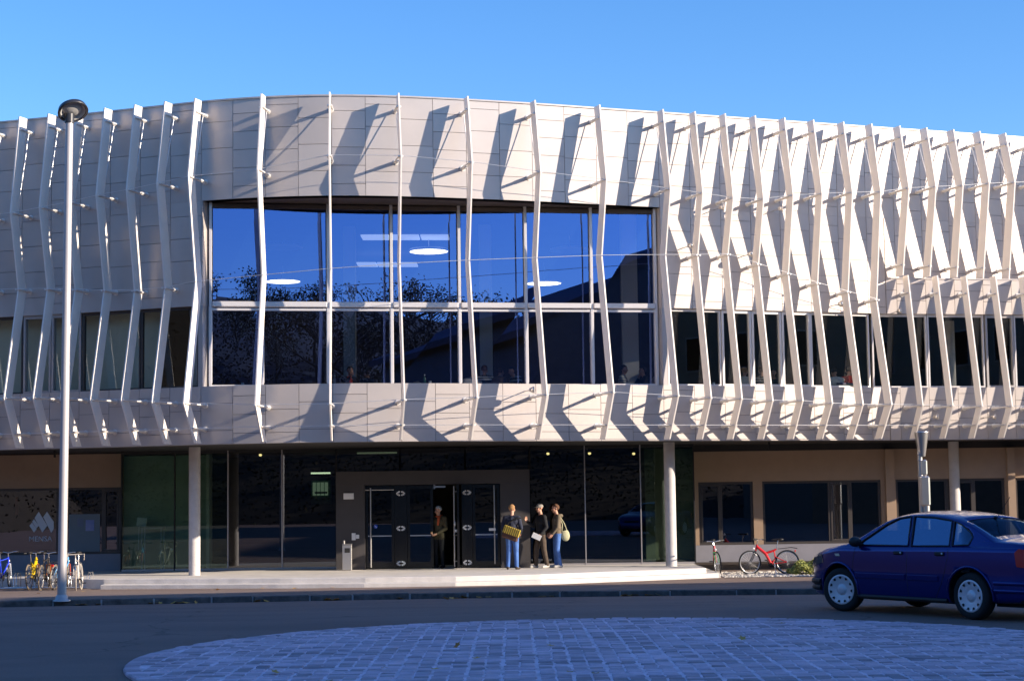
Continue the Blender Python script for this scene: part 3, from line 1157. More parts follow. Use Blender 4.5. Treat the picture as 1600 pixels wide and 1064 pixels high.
# the leaf swung open towards the viewer
o, t_, w_ = door_leaf(683, 721, hinge=gx(709, YD), ang=R_(-78))
pull(o, t_, w_ - .12, dz(884), dz(760))
b_ = MB()
b_.lathe([(.001, 0), (.075, .01), (.075, .03), (.001, .035)], (w_ * .8, -.06, dz(818)), 16, m=Matrix.Rotation(math.pi / 2, 3, 'X'))
part(t_(b_), 'door_knob', M['white'], o)
b_ = MB()
b_.box((w_ * .78, -.05, dz(829)), (.12, .05, .07))
part(t_(b_), 'latch_box', M['white'], o)
# fixed black posts carrying the bracket emblems
for pa, pb in ((616.5, 636), (721.5, 738)):
    m = MB()
    m.box(((gx(pa, YD) + gx(pb, YD)) / 2, YD, (zD0 + zd) / 2), (gx(pb, YD) - gx(pa, YD), .08, zd - zD0 - .01))
    post = part(m, 'door_post', M['black'])
    m = MB()
    q = .047
    xc = (gx(pa, YD) + gx(pb, YD)) / 2
    for py in (770, 824.5, 879):
        z = dz(py)
        for sg in (-1, 1):
            for i, j in ((2.1, 0), (1.6, 1), (1.6, -1), (.75, 1.6), (.75, -1.6)):
                m.box((xc + sg * (i + .05) * q, YD - .045, z + j * q * .62), (q * .98, .01, q * .92))
    part(m, 'bracket_emblem', M['white'], post)
for px, py, sx, sz in ((545, 775, 16, 9.5), (552.5, 838, 6, 11), (558.5, 838, 5, 6), (792.5, 834.5, 5, 6)):
    m = MB()
    m.box((gx(px, YP), YP - .022, gz(py, YP, px)), (sx / 55., .04, sz / 55.), ch=.006)
    part(m, 'wall_plate' if sx > 10 else 'door_button', M['white'])
m = MB()
m.box((gx(688, YP + .3), YP + .3, gz(760, YP, 688)), (.3, .04, .05))
m.box((gx(679, YP + .3), YP + .28, gz(760, YP, 688)), (.05, .05, .12))
part(m, 'door_closer', M['steel'])

# spotlights and tube lights of the lobby
for px, py in ((407, 708.5), (856, 706.5), (921, 706), (990, 706.5)):
    p = at(px, py, 52.2)
    m = MB()
    m.tube([(p.x, p.y, p.z + .06), (p.x, p.y, Z_SOF)], .012, 6)
    m.lathe([(.03, .1), (.05, .05), (.05, -.03), (.001, -.03)], p, 12)
    sp = thing('spot_lamp', p, {407: 'lit spot lamp on the lobby ceiling left of the doors', 856: 'lit spot lamp on the lobby ceiling just right of the charcoal portal', 921: 'lit spot lamp in the middle of the three right of the doors', 990: 'lit spot lamp on the lobby ceiling nearest the right column'}[px], 'lamp', 'spot lamps behind the entrance glass')
    m.build('housing', M['blackmat'], sp, loc=p)
    m = MB()
    m.ell((p.x, p.y - .02, p.z - .04), (.045, .045, .04))
    m.build('bulb', M['spoton'], sp, loc=p)
for px0, px1, py, Y, lab in ((486, 516, 739, 57.5, 'short lit tube lamp deep in the lobby above the green picture'), (558, 620, 707.5, 54, 'long dim tube lamp above the entrance portal')):
    a, b = at(px0, py, Y), at(px1, py, Y)
    m = MB()
    m.box((a + b) / 2, (b.x - a.x, .08, .05))
    tag(m.build('tube_lamp', emit('warm_tube_%d' % px0, (.8, .95, .6), 1.3 if px0 == 486 else .12), loc=(a + b) / 2), lab, 'lamp')
a, b = at(486, 750, 57.5), at(518, 787, 57.5)
m = MB()
m.box((a + b) / 2, (b.x - a.x, .05, a.z - b.z))
pic = tag(m.build('picture', mat('picture_green', (.12, .22, .16), .6, var=.5, vscale=4), loc=(a + b) / 2), 'greenish picture on the back wall of the lobby', 'picture')
m = MB()
for i in range(4):
    m.box(((a.x + b.x) / 2 - .22 + i * .13, 57.45, (a.z + b.z) / 2 + .1), (.1, .04, .42))
m.box(((a.x + b.x) / 2, 57.42, (a.z + b.z) / 2 - .02), (.4, .03, .06), mi=1)
m.build('picture_motif', [emit('picture_glow', (.45, .6, .4), .25), M['blackmat']], pic, loc=(a + b) / 2)  # motif bars are given a faint glow of their own

# film, emblem and lettering in the left shop window
xw0, xw1 = gx(108, YL + .12), gx(156.5, YL + .12)
m = MB()
yf = YL + .10
M['paleposter'] = mat('pale_poster', (.17, .21, .24), .8)
m.quad((xw0, yf, gz(863, yf, 130)), (xw1, yf, gz(863, yf, 130)), (xw1, yf, gz(803, yf, 130)), (xw0, yf, gz(803, yf, 130)))
part(m, 'window_film', M['paleposter'], wl)
m = MB()
a, b = at(134, 812, yf - .006), at(147, 829, yf - .006)
m.box((a + b) / 2, (b.x - a.x, .006, a.z - b.z))
part(m, 'poster', mat('blue_poster', (.16, .22, .5), .7, col2=(.3, .33, .5), vscale=6), wl)
m = MB()
a, b = at(121, 810, yf - .006), at(130, 822, yf - .006)
m.box((a + b) / 2, (b.x - a.x, .006, a.z - b.z))
part(m, 'poster', mat('grey_poster', (.16, .19, .27), .7), wl)
m = MB()
for pts in (((46, 821), (50, 816), (57.5, 826), (53, 831.5)), ((50.2, 815), (53, 810.5), (60.5, 821), (57, 825)), ((54, 809), (60.5, 799), (74, 821), (66, 831.5)), ((67.5, 807.5), (73.5, 799), (84, 815), (84, 826), (80, 832))):
    m.add([at(x, y, yf) for x, y in pts], [tuple(range(len(pts)))], 0)
part(m, 'diamond_emblem', M['film'], wl)
cu = bpy.data.curves.new('lettering', 'FONT')
cu.body = 'MENSA'
cu.size = .21
cu.extrude = .002
cu.materials.append(M['film'])
lt = bpy.data.objects.new('lettering', cu)
COL.objects.link(lt)
p = at(45, 845.5, yf)
lt.parent = wl
lt.rotation_euler = (math.pi / 2, 0, 0)
lt.scale = (1.02, 1, 1)
lt.location = p - W(wl)
dg_ = bpy.context.evaluated_depsgraph_get()
dg_.update()
lm = bpy.data.meshes.new_from_object(lt.evaluated_get(dg_))
l2 = bpy.data.objects.new('lettering', lm)
COL.objects.link(l2)
l2.parent, l2.location, l2.rotation_euler, l2.scale = wl, lt.location, lt.rotation_euler, lt.scale
bpy.data.objects.remove(lt)
m = MB()
m.box(at(26, 790, YL + .6), (.1, .02, .55))
part(m, 'hanging_banner', mat('red_banner', (.4, .07, .04), .8), wl)
m = MB()
pa, pb = at(1301.5, 753, YR + .5), at(1304, 842, YR + .5)
m.hexa([(pa.x, pa.y, pb.z), (pa.x + .05, pa.y, pb.z), (pa.x + .05, pa.y + .3, pb.z), (pa.x, pa.y + .3, pb.z), (pa.x - .03, pa.y, pa.z), (pa.x, pa.y, pa.z), (pa.x, pa.y + .3, pa.z), (pa.x - .03, pa.y + .3, pa.z)])
part(m, 'curtain', M['white'])

# ------------------------------------------------------------------ hall lamps
for px, py, Y, on, lab in ((670, 392, 55.2, 1, 'round lit ceiling lamp in the middle of the tall window'), (442, 439, 61.5, 1, 'round lit ceiling lamp seen behind the leftmost sparse fin'), (850, 442, 61.5, 1, 'round lit ceiling lamp low in the right half of the tall window'), (441, 387, 55.2, 0, 'disc standing in for a lamp reflection above the lit lamp on the left'), (890, 391, 55.2, 0, 'disc standing in for a lamp reflection high in the right half of the window')):  # unlit discs stand in for dim lamp reflections in the glass
    p = at(px, py, Y)
    m = MB()
    m.lathe([(.001, .05), (.6, .05), (.62, .02), (.62, -.02), (.6, -.03)], p, 40)
    m.tube([(p.x, p.y, p.z + .05), (p.x, p.y, 9.9)], .01, 5)
    lp = thing('lamp_disc', p, lab, 'lamp', 'round lamps in the hall')
    m.build('lamp_body', M['white'], lp, loc=p)
    m = MB()
    m.lathe([(.6, -.03), (.3, -.045), (.001, -.05)], p, 40)
    m.build('diffuser', M['lampon'] if on else M['lamprefl'], lp, loc=p)
for px0, px1, py, Y, on, lab in ((562, 702, 369, 54.5, .32, 'upper long tube lamp behind the tall window'), (556, 652, 412, 58.5, .3, 'lower long tube lamp behind the tall window')):
    a, b = at(px0, py, Y), at(px1, py, Y)
    m = MB()
    for i in range(3):
        q0, q1 = a.lerp(b, i / 3 + .01), a.lerp(b, (i + 1) / 3 - .01)
        m.hexa([q0 + Vector((0, 0, 0)), q1 + Vector((0, 0, 0)), q1 + Vector((0, .9, 0)), q0 + Vector((0, .9, 0)), q0 + Vector((0, 0, .05)), q1 + Vector((0, 0, .05)), q1 + Vector((0, .9, .05)), q0 + Vector((0, .9, .05))])
    tag(m.build('tube_lamp', emit('cool_tube_%d' % px0, (.7, .82, 1), on), loc=(a + b) / 2), lab, 'lamp')
# ------------------------------------------------------------------ the other side of the street (seen in the glass, with an added block that shades the road)
M['hill'] = mat('wooded_slope', (0.024, 0.017, 0.011), 0.95, var=0.5, vscale=1.5, col2=(0.036, 0.025, 0.014))
M['bark'] = mat('bark', (0.06, 0.045, 0.035), 0.95)
M['leafb'] = mat('brown_leaves', (0.036, 0.022, 0.012), 0.8, var=0.4, vscale=0.7)
M['leafd'] = mat('dark_needles', (0.022, 0.03, 0.016), 0.8, var=0.4, vscale=0.7)
M['render'] = mat('street_plaster', (0.40, 0.35, 0.28), 0.9, var=0.08, vscale=0.5)
M['rooft'] = mat('dark_roof_tiles', (0.07, 0.05, 0.045), 0.85, var=0.2, vscale=2)


def hillz(x, y):
    t = min(max((-26 - y) / 62.0, 0), 1.6)
    return -0.95 + 17.5 * t ** 0.9 + 1.6 * math.sin(x * .06 + 1) * min(t, 1) + 0.9 * math.sin(x * .17 + y * .1) * min(t, 1)


g = MB()
nx, ny = 60, 14
for i in range(nx):
    for j in range(ny):
        q = []
        for a, b in ((i, j), (i + 1, j), (i + 1, j + 1), (i, j + 1)):
            x, y = -240 + 480 * a / nx, -26 - 100 * b / ny
            q.append((x, y, hillz(x, y)))
        g.add(q, [(0, 1, 2, 3)], 0, True)
nx, ny = 16, 26  # left slope, added to block low sky light from the left facade
for i in range(nx):
    for j in range(ny):
        q = []
        for a, b in ((i, j), (i + 1, j), (i + 1, j + 1), (i, j + 1)):
            x, y = -31 - 6.5 * a, -60 + 6 * b
            q.append((x, y, -.95 + 24 * min(1, a / 7.0) ** .8 + .8 * math.sin(y * .2 + a) * min(a, 1)))
        g.add(q, [(0, 1, 2, 3)], 0, True)
struct(g, 'hillside', M['hill'])
g = MB()
rh = random.Random(77)
for _ in range(46000):
    if rh.random() < .8:
        x, y = rh.uniform(-40, 110), rh.uniform(-100, -27)
        z = hillz(x, y)
    else:
        a = rh.uniform(0, 7)
        x, y = -31 - 6.5 * a, rh.uniform(-50, 70)
        z = -.95 + 27 * (a / 7.0) ** .8
    c = Vector((x, y, z + 2.6 * rh.random() ** 1.5))
    u = Vector((rh.gauss(0, 1), rh.gauss(0, 1), rh.gauss(0, 1))).normalized()
    v = u.orthogonal().normalized()
    g.quad(c - u * .15, c + v * .1, c + u * .15, c - v * .1, rh.choice((0, 0, 1)))
tag(g.build('undergrowth', [M['leafb'], M['leafd']]), kind='stuff')


def grow(mb, p, d, L, r, depth, tips, rr):
    q = p + d * L
    mid = p + d * L * .5 + Vector((rr.gauss(0, 1), rr.gauss(0, 1), 0)) * L * .05
    mb.tube([p, mid, q], [r, r * .85, r * .62], 5 if depth > 1 else 4, cap=False)
    if depth == 0:
        tips.append(q)
        return
    for k in range(3 if depth > 2 else rr.choice((2, 3, 3))):
        ax = Vector((rr.gauss(0, 1), rr.gauss(0, 1), rr.gauss(0.25, .5))).normalized()
        nd = (d * .75 + ax * .75 + Vector((0, 0, .12))).normalized()
        grow(mb, q if k else q, nd, L * rr.uniform(.62, .8), r * .6, depth - 1, tips, rr)
    tips.append(q)


def tree_proto(seed, H, leafm, dens, label):
    rr = random.Random(seed)
    t = thing('broadleaf_tree', (0, 0, 0), label, 'tree', 'trees on the slope across the street')
    mb, tips = MB(), []
    grow(mb, Vector((0, 0, -.3)), Vector((rr.gauss(0, .05), rr.gauss(0, .05), 1)).normalized(), H * .32, H * .022, 4, tips, rr)
    lbuild(mb, 'trunk', M['bark'], t)
    mb = MB()
    for q in tips:
        for _ in range(dens):
            c = q + Vector((rr.gauss(0, .45), rr.gauss(0, .45), rr.gauss(0, .4)))
            a = Vector((rr.gauss(0, 1), rr.gauss(0, 1), rr.gauss(0, 1))).normalized() * .13
            b = a.orthogonal().normalized() * .09
            mb.quad(c - a, c + b, c + a, c - b)
    lbuild(mb, 'crown', leafm, t)
    return t


TL = 'half bare autumn tree on the wooded slope, seen only as a reflection in the windows'
protos = [tree_proto(1, 11, M['leafb'], 2, TL), tree_proto(2, 12, M['leafb'], 7, TL), tree_proto(3, 10, M['leafd'], 10, TL)]
spots, rt = [], random.Random(21)
for k in range(90):
    spots.append((rt.uniform(-20, 85) if k < 78 else rt.uniform(-150, -25), rt.uniform(-84, -44)))
for k, (x, y) in enumerate(spots):
    o = protos[k] if k < 3 else copy_tree(protos[k % 3])
    o.location = (x, y, hillz(x, y))
    o.rotation_euler = (0, 0, rt.uniform(0, 6.28))
    s = rt.uniform(.65, 1.12)
    o.scale = (s, s, s)

# unseen block added on the right, shaped to draw the pavement's shade line
bk = thing('shade_block', (50, 18, -.9), 'long unseen block added to the right of the street to shade the road', 'building')
m = MB()
_k = 16.3 / math.tan(R_(SUN_EL))
_c = [(bx + _k * math.sin(R_(SUN_AZ)), by - _k * math.cos(R_(SUN_AZ))) for bx, by in ((-11, 38), (0, 43.3), (6.5, 44.8))]
xW = _c[0][0]
foot = [(xW, -40), (78, -40), (78, _c[2][1] + 4), _c[2], _c[1], _c[0]]
m.prism(foot, -.9, 15.6, lambda u, v, d: Vector((u, v, d)))
m.build('wall', M['render'], bk, loc=(50, 18, -.9))
m = MB()
m.prism([(x + (.2 if x > 70 else -.1), y + (.05 if y > 5 else 0)) for x, y in foot], 15.6, 15.95, lambda u, v, d: Vector((u, v, d)))
m.build('roof', M['rooft'], bk, loc=(50, 18, -.9))
rw = random.Random(5)
for a, b in ((_c[0], _c[1]), (_c[1], _c[2]), (_c[2], foot[2]), ((xW, 5), _c[0])):
    A_, B_ = Vector((*a, 0)), Vector((*b, 0))
    d = (B_ - A_).normalized()
    nn = Vector((-d.y, d.x, 0))
    cnt = int((B_ - A_).length / 3.2)
    for i in range(cnt):
        for fl in range(4):
            c = A_ + d * ((i + .5) * (B_ - A_).length / cnt) + Vector((0, 0, 1.6 + fl * 3.8))
            rot = Matrix((d, nn, Vector((0, 0, 1)))).transposed()
            m = MB()
            m.box(c + nn * .03, (1.3, .12, 1.9), rot=rot)
            wo_ = m.build('window', M['framelight'], bk, loc=(50, 18, -.9))
            m = MB()
            m.box(c + nn * .085, (1.12, .02, 1.72), rot=rot)
            m.build('pane', M['black'], wo_, loc=(50, 18, -.9))
gb = thing('gabled_hall', (30, -10, -.9), 'steep roofed hall mirrored in the right end of the tall window', 'building')
m = MB()
m.prism([(17, -.9), (39, -.9), (39, 11.2), (28, 15.6), (17, 11.2)], -26, 4.6, lambda u, v, d: Vector((u, d, v)))
m.build('wall', mat('hall_plaster', (.13, .11, .085), .9, var=.1), gb, loc=(30, -10, -.9))
m = MB()
m.prism([(16.2, 10.9), (28, 15.6), (39.4, 11.05), (39.4, 11.45), (28, 16.05), (16.2, 11.3)], -26.5, 4.75, lambda u, v, d: Vector((u, d, v)))
m.build('roof', M['rooft'], gb, loc=(30, -10, -.9))
for i in range(4):
    m = MB()
    m.box((20 + i * 5, 4.63, 6.5), (1.6, .1, 2.6))
    m.build('window', M['black'], gb, loc=(30, -10, -.9))

# ------------------------------------------------------------------ street lamp
M['pole'] = mat('painted_pole', (0.50, 0.46, 0.44), 0.42, 0.2, var=0.04, vscale=3)
M['lampdark'] = mat('lamp_housing', (0.03, 0.03, 0.035), 0.35)
M['lampglass'] = mat('lamp_bowl', (0.50, 0.48, 0.45), 0.3, 0.0)
lb = atz(96.5, 939, zpave(-9.2, 35.9))
lt_ = at(108.5, 188, lb.y)
SL = thing('street_lamp', lb, 'tall pale street lamp with dark oval head at the kerb by the bicycles', 'street lamp')
d = lt_ - lb
m = MB()
m.tube([(0, 0, 0), d * .3, d], [.09, .083, .074], 20)
lbuild(m, 'pole', M['pole'], SL)
m = MB()
m.lathe([(.17, 0), (.17, .025), (.125, .035), (.115, .10), (.09, .13)], (0, 0, 0), 20)
lbuild(m, 'base_plate', M['pole'], SL)
m = MB()
m.tube([d - d.normalized() * .06, d + Vector((.0, 0, .12))], [.095, .1], 16)
lbuild(m, 'collar', M['lampdark'], SL)
hm = Matrix.Rotation(R_(-20), 3, 'Y') @ Matrix.Rotation(R_(-26), 3, 'X')
hc = d + Vector((.08, -.05, .17))
m = MB()
m.lathe([(.30, 0), (.28, .065), (.215, .12), (.11, .15), (.001, .16)], hc, 32, m=hm)
m.lathe([(.30, 0), (.305, -.025), (.285, -.04), (.25, -.02)], hc, 32, m=hm)
lbuild(m, 'lamp_head', M['lampdark'], SL)
m = MB()
m.lathe([(.20, .03), (.15, .0), (.08, -.015), (.001, -.02)], hc, 32, m=hm)
m.lathe([(.268, -.028), (.24, .0), (.20, .03)], hc, 32, m=hm)
lbuild(m, 'bowl', M['lampglass'], SL)
m = MB()
m.lathe([(.298, -.03), (.27, -.034), (.262, -.02)], hc, 32, m=hm)
lbuild(m, 'reflector', M['steel'], SL)

# steel light column behind the car
p = at(1444, 790, 46.8)
SP = thing('steel_light_column', (p.x, p.y, Z_GR), 'stepped steel light column with a funnel top behind the blue car', 'light column')
hz = lambda py: at(1444, py, 46.8).z - Z_GR
m = MB()
m.tube([(-.07, 0, 0), (-.07, 0, hz(676))], .065, 16)
m.tube([(.05, 0, 0), (.05, 0, hz(790))], .10, 16)
lbuild(m, 'pole', M['steel'], SP)
m = MB()
m.box((.02, 0, (hz(743) + hz(791)) / 2), (.27, .24, hz(743) - hz(791)), ch=.05)
lbuild(m, 'lower_case', M['steel'], SP)
m = MB()
m.box((.01, 0, (hz(718) + hz(743)) / 2 + .003), (.19, .18, hz(718) - hz(743)), ch=.04)
lbuild(m, 'upper_case', M['steel'], SP)
m = MB()
m.lathe([(.085, hz(713)), (.10, hz(708)), (.185, hz(676)), (.19, hz(674)), (.17, hz(674)), (.001, hz(677))], (-.01, 0, 0), 24)
lbuild(m, 'funnel', M['steel'], SP)
m = MB()
for py in (676, 710, 719, 743):
    m.lathe([(.07, hz(py) - .02), (.078, hz(py)), (.07, hz(py) + .02)], (-.07, 0, 0), 16)
lbuild(m, 'ring', M['frame'], SP)

# ash bin by the doors
p = atz(548, 888.5, Z_PLAT)
AB = thing('ash_bin', (p.x, YP - .35, Z_PLAT), 'slim brushed steel ash bin against the charcoal portal', 'bin')
m = MB()
m.box((0, 0, .36), (.26, .22, .70), ch=.008)
lbuild(m, 'bin_body', M['steel'], AB)
m = MB()
m.box((.01, -.112, .56), (.15, .006, .13))
lbuild(m, 'slot', M['blackmat'], AB)
m = MB()
m.box((0, 0, .73), (.27, .23, .02), ch=.005)
m.tube([(-.09, 0, .74), (-.09, 0, .83)], .03, 10)
lbuild(m, 'ash_tray', M['steel'], AB)

# bollard-like low ground plates: gravel bed, ground cover, fallen leaves
M['gravel'] = mat('pale_gravel', (0.55, 0.50, 0.43), 0.9, var=0.3, vscale=14)
g = MB()
rg = random.Random(8)
gx0, gx1 = 5.6, 9.3
for i in range(16):
    x0, x1 = gx0 + i * .6, gx0 + (i + 1) * .6
    g.quad((x0, 47.75, Z_GR + .012), (x1, 47.75, Z_GR + .01), (x1, 51.2, Z_GR + .01), (x0, 51.2, Z_GR + .01))
for _ in range(2600):
    x, y = rg.uniform(gx0, gx0 + 9), 47.8 + rg.random() ** 1.3 * 3.2
    r = rg.uniform(.02, .045)
    g.ell((x, y, Z_GR + .015), (r * rg.uniform(.8, 1.4), r, r * .7), 5, 3, m=Matrix.Rotation(rg.uniform(0, 3), 3, 'Z'), smooth=False)
tag(struct(g, 'gravel', M['gravel']), kind='stuff')
M['cover'] = mat('low_shrub_leaves', (0.36, 0.33, 0.07), 0.7, var=0.45, vscale=5, col2=(0.18, 0.22, 0.05))
p0, p1 = atz(1236, 897, Z_GR), atz(1300, 897, Z_GR)
HD = thing('low_shrub', ((p0.x + p1.x) / 2, 48.9, Z_GR), 'low yellow green ground cover shrub behind the red bicycle', 'shrub')
m, mt_ = MB(), MB()
for _ in range(3800):
    u, v = rg.uniform(-1, 1), rg.uniform(-1, 1)
    if u * u * .6 + v * v > 1.1:
        continue
    top = .36 * (1 - .55 * u * u - .4 * v * v) + .06 * math.sin(u * 9) + .04
    c = Vector((u * (p1.x - p0.x) * .62, v * .55, max(.02, top * rg.random() ** .4)))
    a = Vector((rg.gauss(0, 1), rg.gauss(0, 1), rg.gauss(0.2, .6))).normalized() * rg.uniform(.03, .05)
    b = a.orthogonal().normalized() * .022
    m.quad(c - a, c + b, c + a, c - b)
lbuild(m, 'foliage', M['cover'], HD)
for _ in range(26):
    x, y = rg.uniform(-.5, .5), rg.uniform(-.35, .35)
    mt_.tube([(x, y, 0), (x + rg.gauss(0, .05), y, .24)], .006, 4)
lbuild(mt_, 'stems', M['bark'], HD)
M['fallen'] = mat('fallen_leaves', (0.55, 0.30, 0.07), 0.8, var=0.4, vscale=3)
g = MB()


def leaf(x, y, z, r):
    a = rg.uniform(0, 6.28)
    rot = Matrix.Rotation(a, 3, 'Z') @ Matrix.Rotation(rg.gauss(0, .3), 3, 'X')
    pts = [Vector((r * k * math.cos(t), r * k * math.sin(t), .006 + .02 * (k - .5) ** 2)) for t, k in zip([i * math.pi / 5 for i in range(10)], [1, .55] * 5)]
    o = len(g.v)
    g.add([Vector((x, y, z + .012)) + rot @ q for q in pts], [tuple(range(10))])


for px, py in ((250, 944), (300, 941), (402, 941), (520, 937), (620, 934), (735, 930), (760, 932), (705, 937), (850, 929), (1017, 929), (980, 928), (150, 946)):
    for _ in range(rg.choice((2, 4, 6))):
        q = atz(px + rg.gauss(0, 7), py + rg.uniform(-.3, .8), -.34)
        y = min(q.y, kerbY(q.x) - .05)
        leaf(q.x, y, zroad(y) + .006, rg.uniform(.05, .10))
for px, py in ((210, 917), (410, 917), (460, 919), (520, 916), (130, 925), (340, 921), (600, 913), (60, 932)):
    q = atz(px, py, -.45)
    leaf(q.x, q.y, zpave(q.x, q.y), .07)
for px, py in ((505, 1061), (440, 1062), (890, 1050), (745, 1030), (715, 1010), (930, 1052), (600, 1043), (680, 1045), (1222, 972), (860, 1012), (1160, 1000), (430, 1046), (515, 1060), (508, 1063)):
    q = atz(px, py, .1)
    leaf(q.x, q.y, domez(q.x, q.y) + .01, .055 if px != 505 else .10)
tag(g.build('fallen_leaves', M['fallen']), kind='stuff')
# ------------------------------------------------------------------ the car
M['paint'] = mat('dark_blue_paint', (0.002, 0.012, 0.15), 0.22, 0.45, coat=0.45)
M['trim'] = mat('black_trim', (0.012, 0.012, 0.013), 0.55)
M['rubber'] = mat('tyre_rubber', (0.014, 0.014, 0.015), 0.85)
M['hub'] = mat('silver_hubcap', (0.70, 0.67, 0.68), 0.4, 0.2)
M['hole'] = mat('hubcap_hole', (0.01, 0.01, 0.01), 0.8)
M['taillight'] = mat('red_tail_light', (0.55, 0.012, 0.006), 0.35)
M['headlight'] = mat('head_light', (0.16, 0.15, 0.15), 0.12, 0.4, coat=1.0)
M['amber'] = mat('clear_indicator', (0.7, 0.55, 0.4), 0.2)
M['carglass'] = glass('car_glass', (0.42, 0.55, 0.66), (0.26, 0.36, 0.52), 0.05, 0.55)
M['seat'] = mat('car_seat', (0.03, 0.035, 0.05), 0.9)

pf, pr = atz(1317, 955, 0), atz(1525, 967, 0)
hd = Matrix.Rotation(R_(-4), 3, 'Z') @ Vector((pf.x - pr.x, pf.y - pr.y, 0)).normalized()
WB = 2.513
mid = (pf + pr) / 2
nl = Vector((-hd.y, hd.x, 0))           # car's own left, towards the camera side
if nl.y > 0:
    pass
# wheel contact seen is on the camera side: the car's left
rear = mid - hd * (WB / 2) - nl * 0.76
CAR = thing('blue_sedan', (rear.x, rear.y, 0), 'dark blue four door saloon car turning on the road', 'car', rz=math.atan2(hd.y, hd.x))

TOP = [(-.99, .60), (-.975, .80), (-.95, .97), (-.90, 1.035), (-.6, 1.07), (-.36, 1.085), (-.1, 1.20), (.15, 1.305), (.4, 1.375), (.7, 1.42), (1.0, 1.44), (1.3, 1.438), (1.55, 1.41), (1.75, 1.355), (2.0, 1.23), (2.25, 1.09), (2.42, 1.00), (2.6, .965), (2.85, .92), (3.05, .865), (3.2, .80), (3.30, .70), (3.36, .55), (3.385, .45)]
BOT = [(-.99, .40), (-.95, .30), (-.8, .24), (0, .20), (2.5, .19), (3.1, .20), (3.3, .24), (3.385, .33)]
HW = [(-.99, .66), (-.95, .74), (-.85, .79), (-.6, .82), (-.2, .85), (.3, .865), (1.2, .868), (2.2, .862), (2.6, .85), (2.9, .815), (3.1, .76), (3.25, .68), (3.34, .56), (3.385, .42)]


def smooth_tab(tab, x):
    return interp(tab, x)


def belt(x):
    return min(.955 - .03 * max(0, min(1, (x - .2) / 2.2)), interp(TOP, x) - .05)


def lower_w(x, z):
    w_ = interp(HW, x)
    k = interp([(.15, .90), (.24, .955), (.40, .985), (.55, 1.0), (.68, .998), (.80, .982), (.90, .962), (1.1, .93)], z)
    return w_ * k


def roof_pt(x):
    zt, zb = interp(TOP, x), belt(x)
    h = zt - zb
    wb = lower_w(x, zb) - min(.03, h * .12)
    drop = min(.085, .62 * h)
    wr = max(wb - .50 * (h - drop) - .02, wb * .62)
    return zt, zb, wb, wr, drop


def side_y(x, z):
    zt, zb, wb, wr, drop = roof_pt(x)
    if z <= zb:
        return lower_w(x, z)
    zs = zt - drop
    if z <= zs:
        return wb + (wr - wb) * (z - zb) / max(zs - zb, 1e-4)
    t = min(1, (z - zs) / drop)
    return wr * math.sqrt(max(0, 1 - t ** 2.2))


def top_z(x, y):
    zt, zb, wb, wr, drop = roof_pt(x)
    f = min(1, abs(y) / wr)
    return zt - drop + drop * (1 - f ** 2) ** (1 / 2.2)


def section(x):
    zt, zb, wb, wr, drop = roof_pt(x)
    z0 = min(interp(BOT, x), zb - .06)
    pts = [(0, z0), (lower_w(x, z0) * .55, z0), (lower_w(x, z0) * .93, z0 + .004)]
    n1 = 12
    for i in range(n1 + 1):
        z = z0 + .03 + (zb - z0 - .03) * i / n1
        pts.append((lower_w(x, z), z))
    n2, n3 = 6, 10
    for i in range(n2 + 1):
        t = i / n2
        pts.append((wb + (wr - wb) * t, zb + (zt - drop - zb) * t + .001))
    for i in range(1, n3 + 1):
        a = math.pi / 2 * i / n3
        y = wr * math.cos(a)
        pts.append((y, top_z(x, y) if i < n3 else zt))
    return pts


xs_c = []
for (a, _), (b, _) in zip(TOP, TOP[1:]):
    k = max(1, int((b - a) / .09))
    xs_c += [a + (b - a) * i / k for i in range(k)]
xs_c.append(TOP[-1][0])
m = MB()
secs = []
for x in xs_c:
    s = section(x)
    ring = [(x, y, z) for y, z in s] + [(x, -y, z) for y, z in s[-2:0:-1]]
    secs.append(ring)
k = len(secs[0])
vs = [p for r in secs for p in r]
fs = []
for i in range(len(secs) - 1):
    for j in range(k):
        j2 = (j + 1) % k
        fs.append((i * k + j, i * k + j2, (i + 1) * k + j2, (i + 1) * k + j))
fs.append(tuple(range(k)))
fs.append(tuple((len(secs) - 1) * k + j for j in range(k))[::-1])
m.add(vs, fs, 0, True)


def glazed(x, y, z):
    """True where the shell is cut open for glass"""
    zt, zb, wb, wr, drop = roof_pt(x)
    return False


body = m.build('body', [M['paint'], M['trim']])
cm = MB()
for wx in (0, WB):
    cm.lathe([(.001, -1.1), (.375, -1.1), (.375, 1.1), (.001, 1.1)], (wx, 0, .315), 40, m=Matrix.Rotation(math.pi / 2, 3, 'X'))
# window apertures, cut straight through the cabin
APER = {'front': [(2.16, .965), (2.07, 1.04), (1.74, 1.245), (1.52, 1.338), (1.30, 1.365), (1.17, .965)],
        'rear': [(1.10, .965), (1.225, 1.366), (.85, 1.352), (.50, 1.31), (.40, .975)],
        'quarter': [(.345, .98), (.445, 1.30), (.30, 1.255), (.10, 1.155), (.03, 1.09), (.06, .99)]}
for nme, poly in APER.items():
    cm.prism(poly, -1.2, 1.2, lambda u, v, d: Vector((u, d, v)))
cutter = cm.build('cutter', M['trim'])


def boolean(o, c, solver='EXACT'):
    md = o.modifiers.new('b', 'BOOLEAN')
    md.operation = 'DIFFERENCE'
    md.solver = solver
    md.object = c
    dg = bpy.context.evaluated_depsgraph_get()
    dg.update()
    me = bpy.data.meshes.new_from_object(o.evaluated_get(dg))
    o.modifiers.clear()
    o.data = me


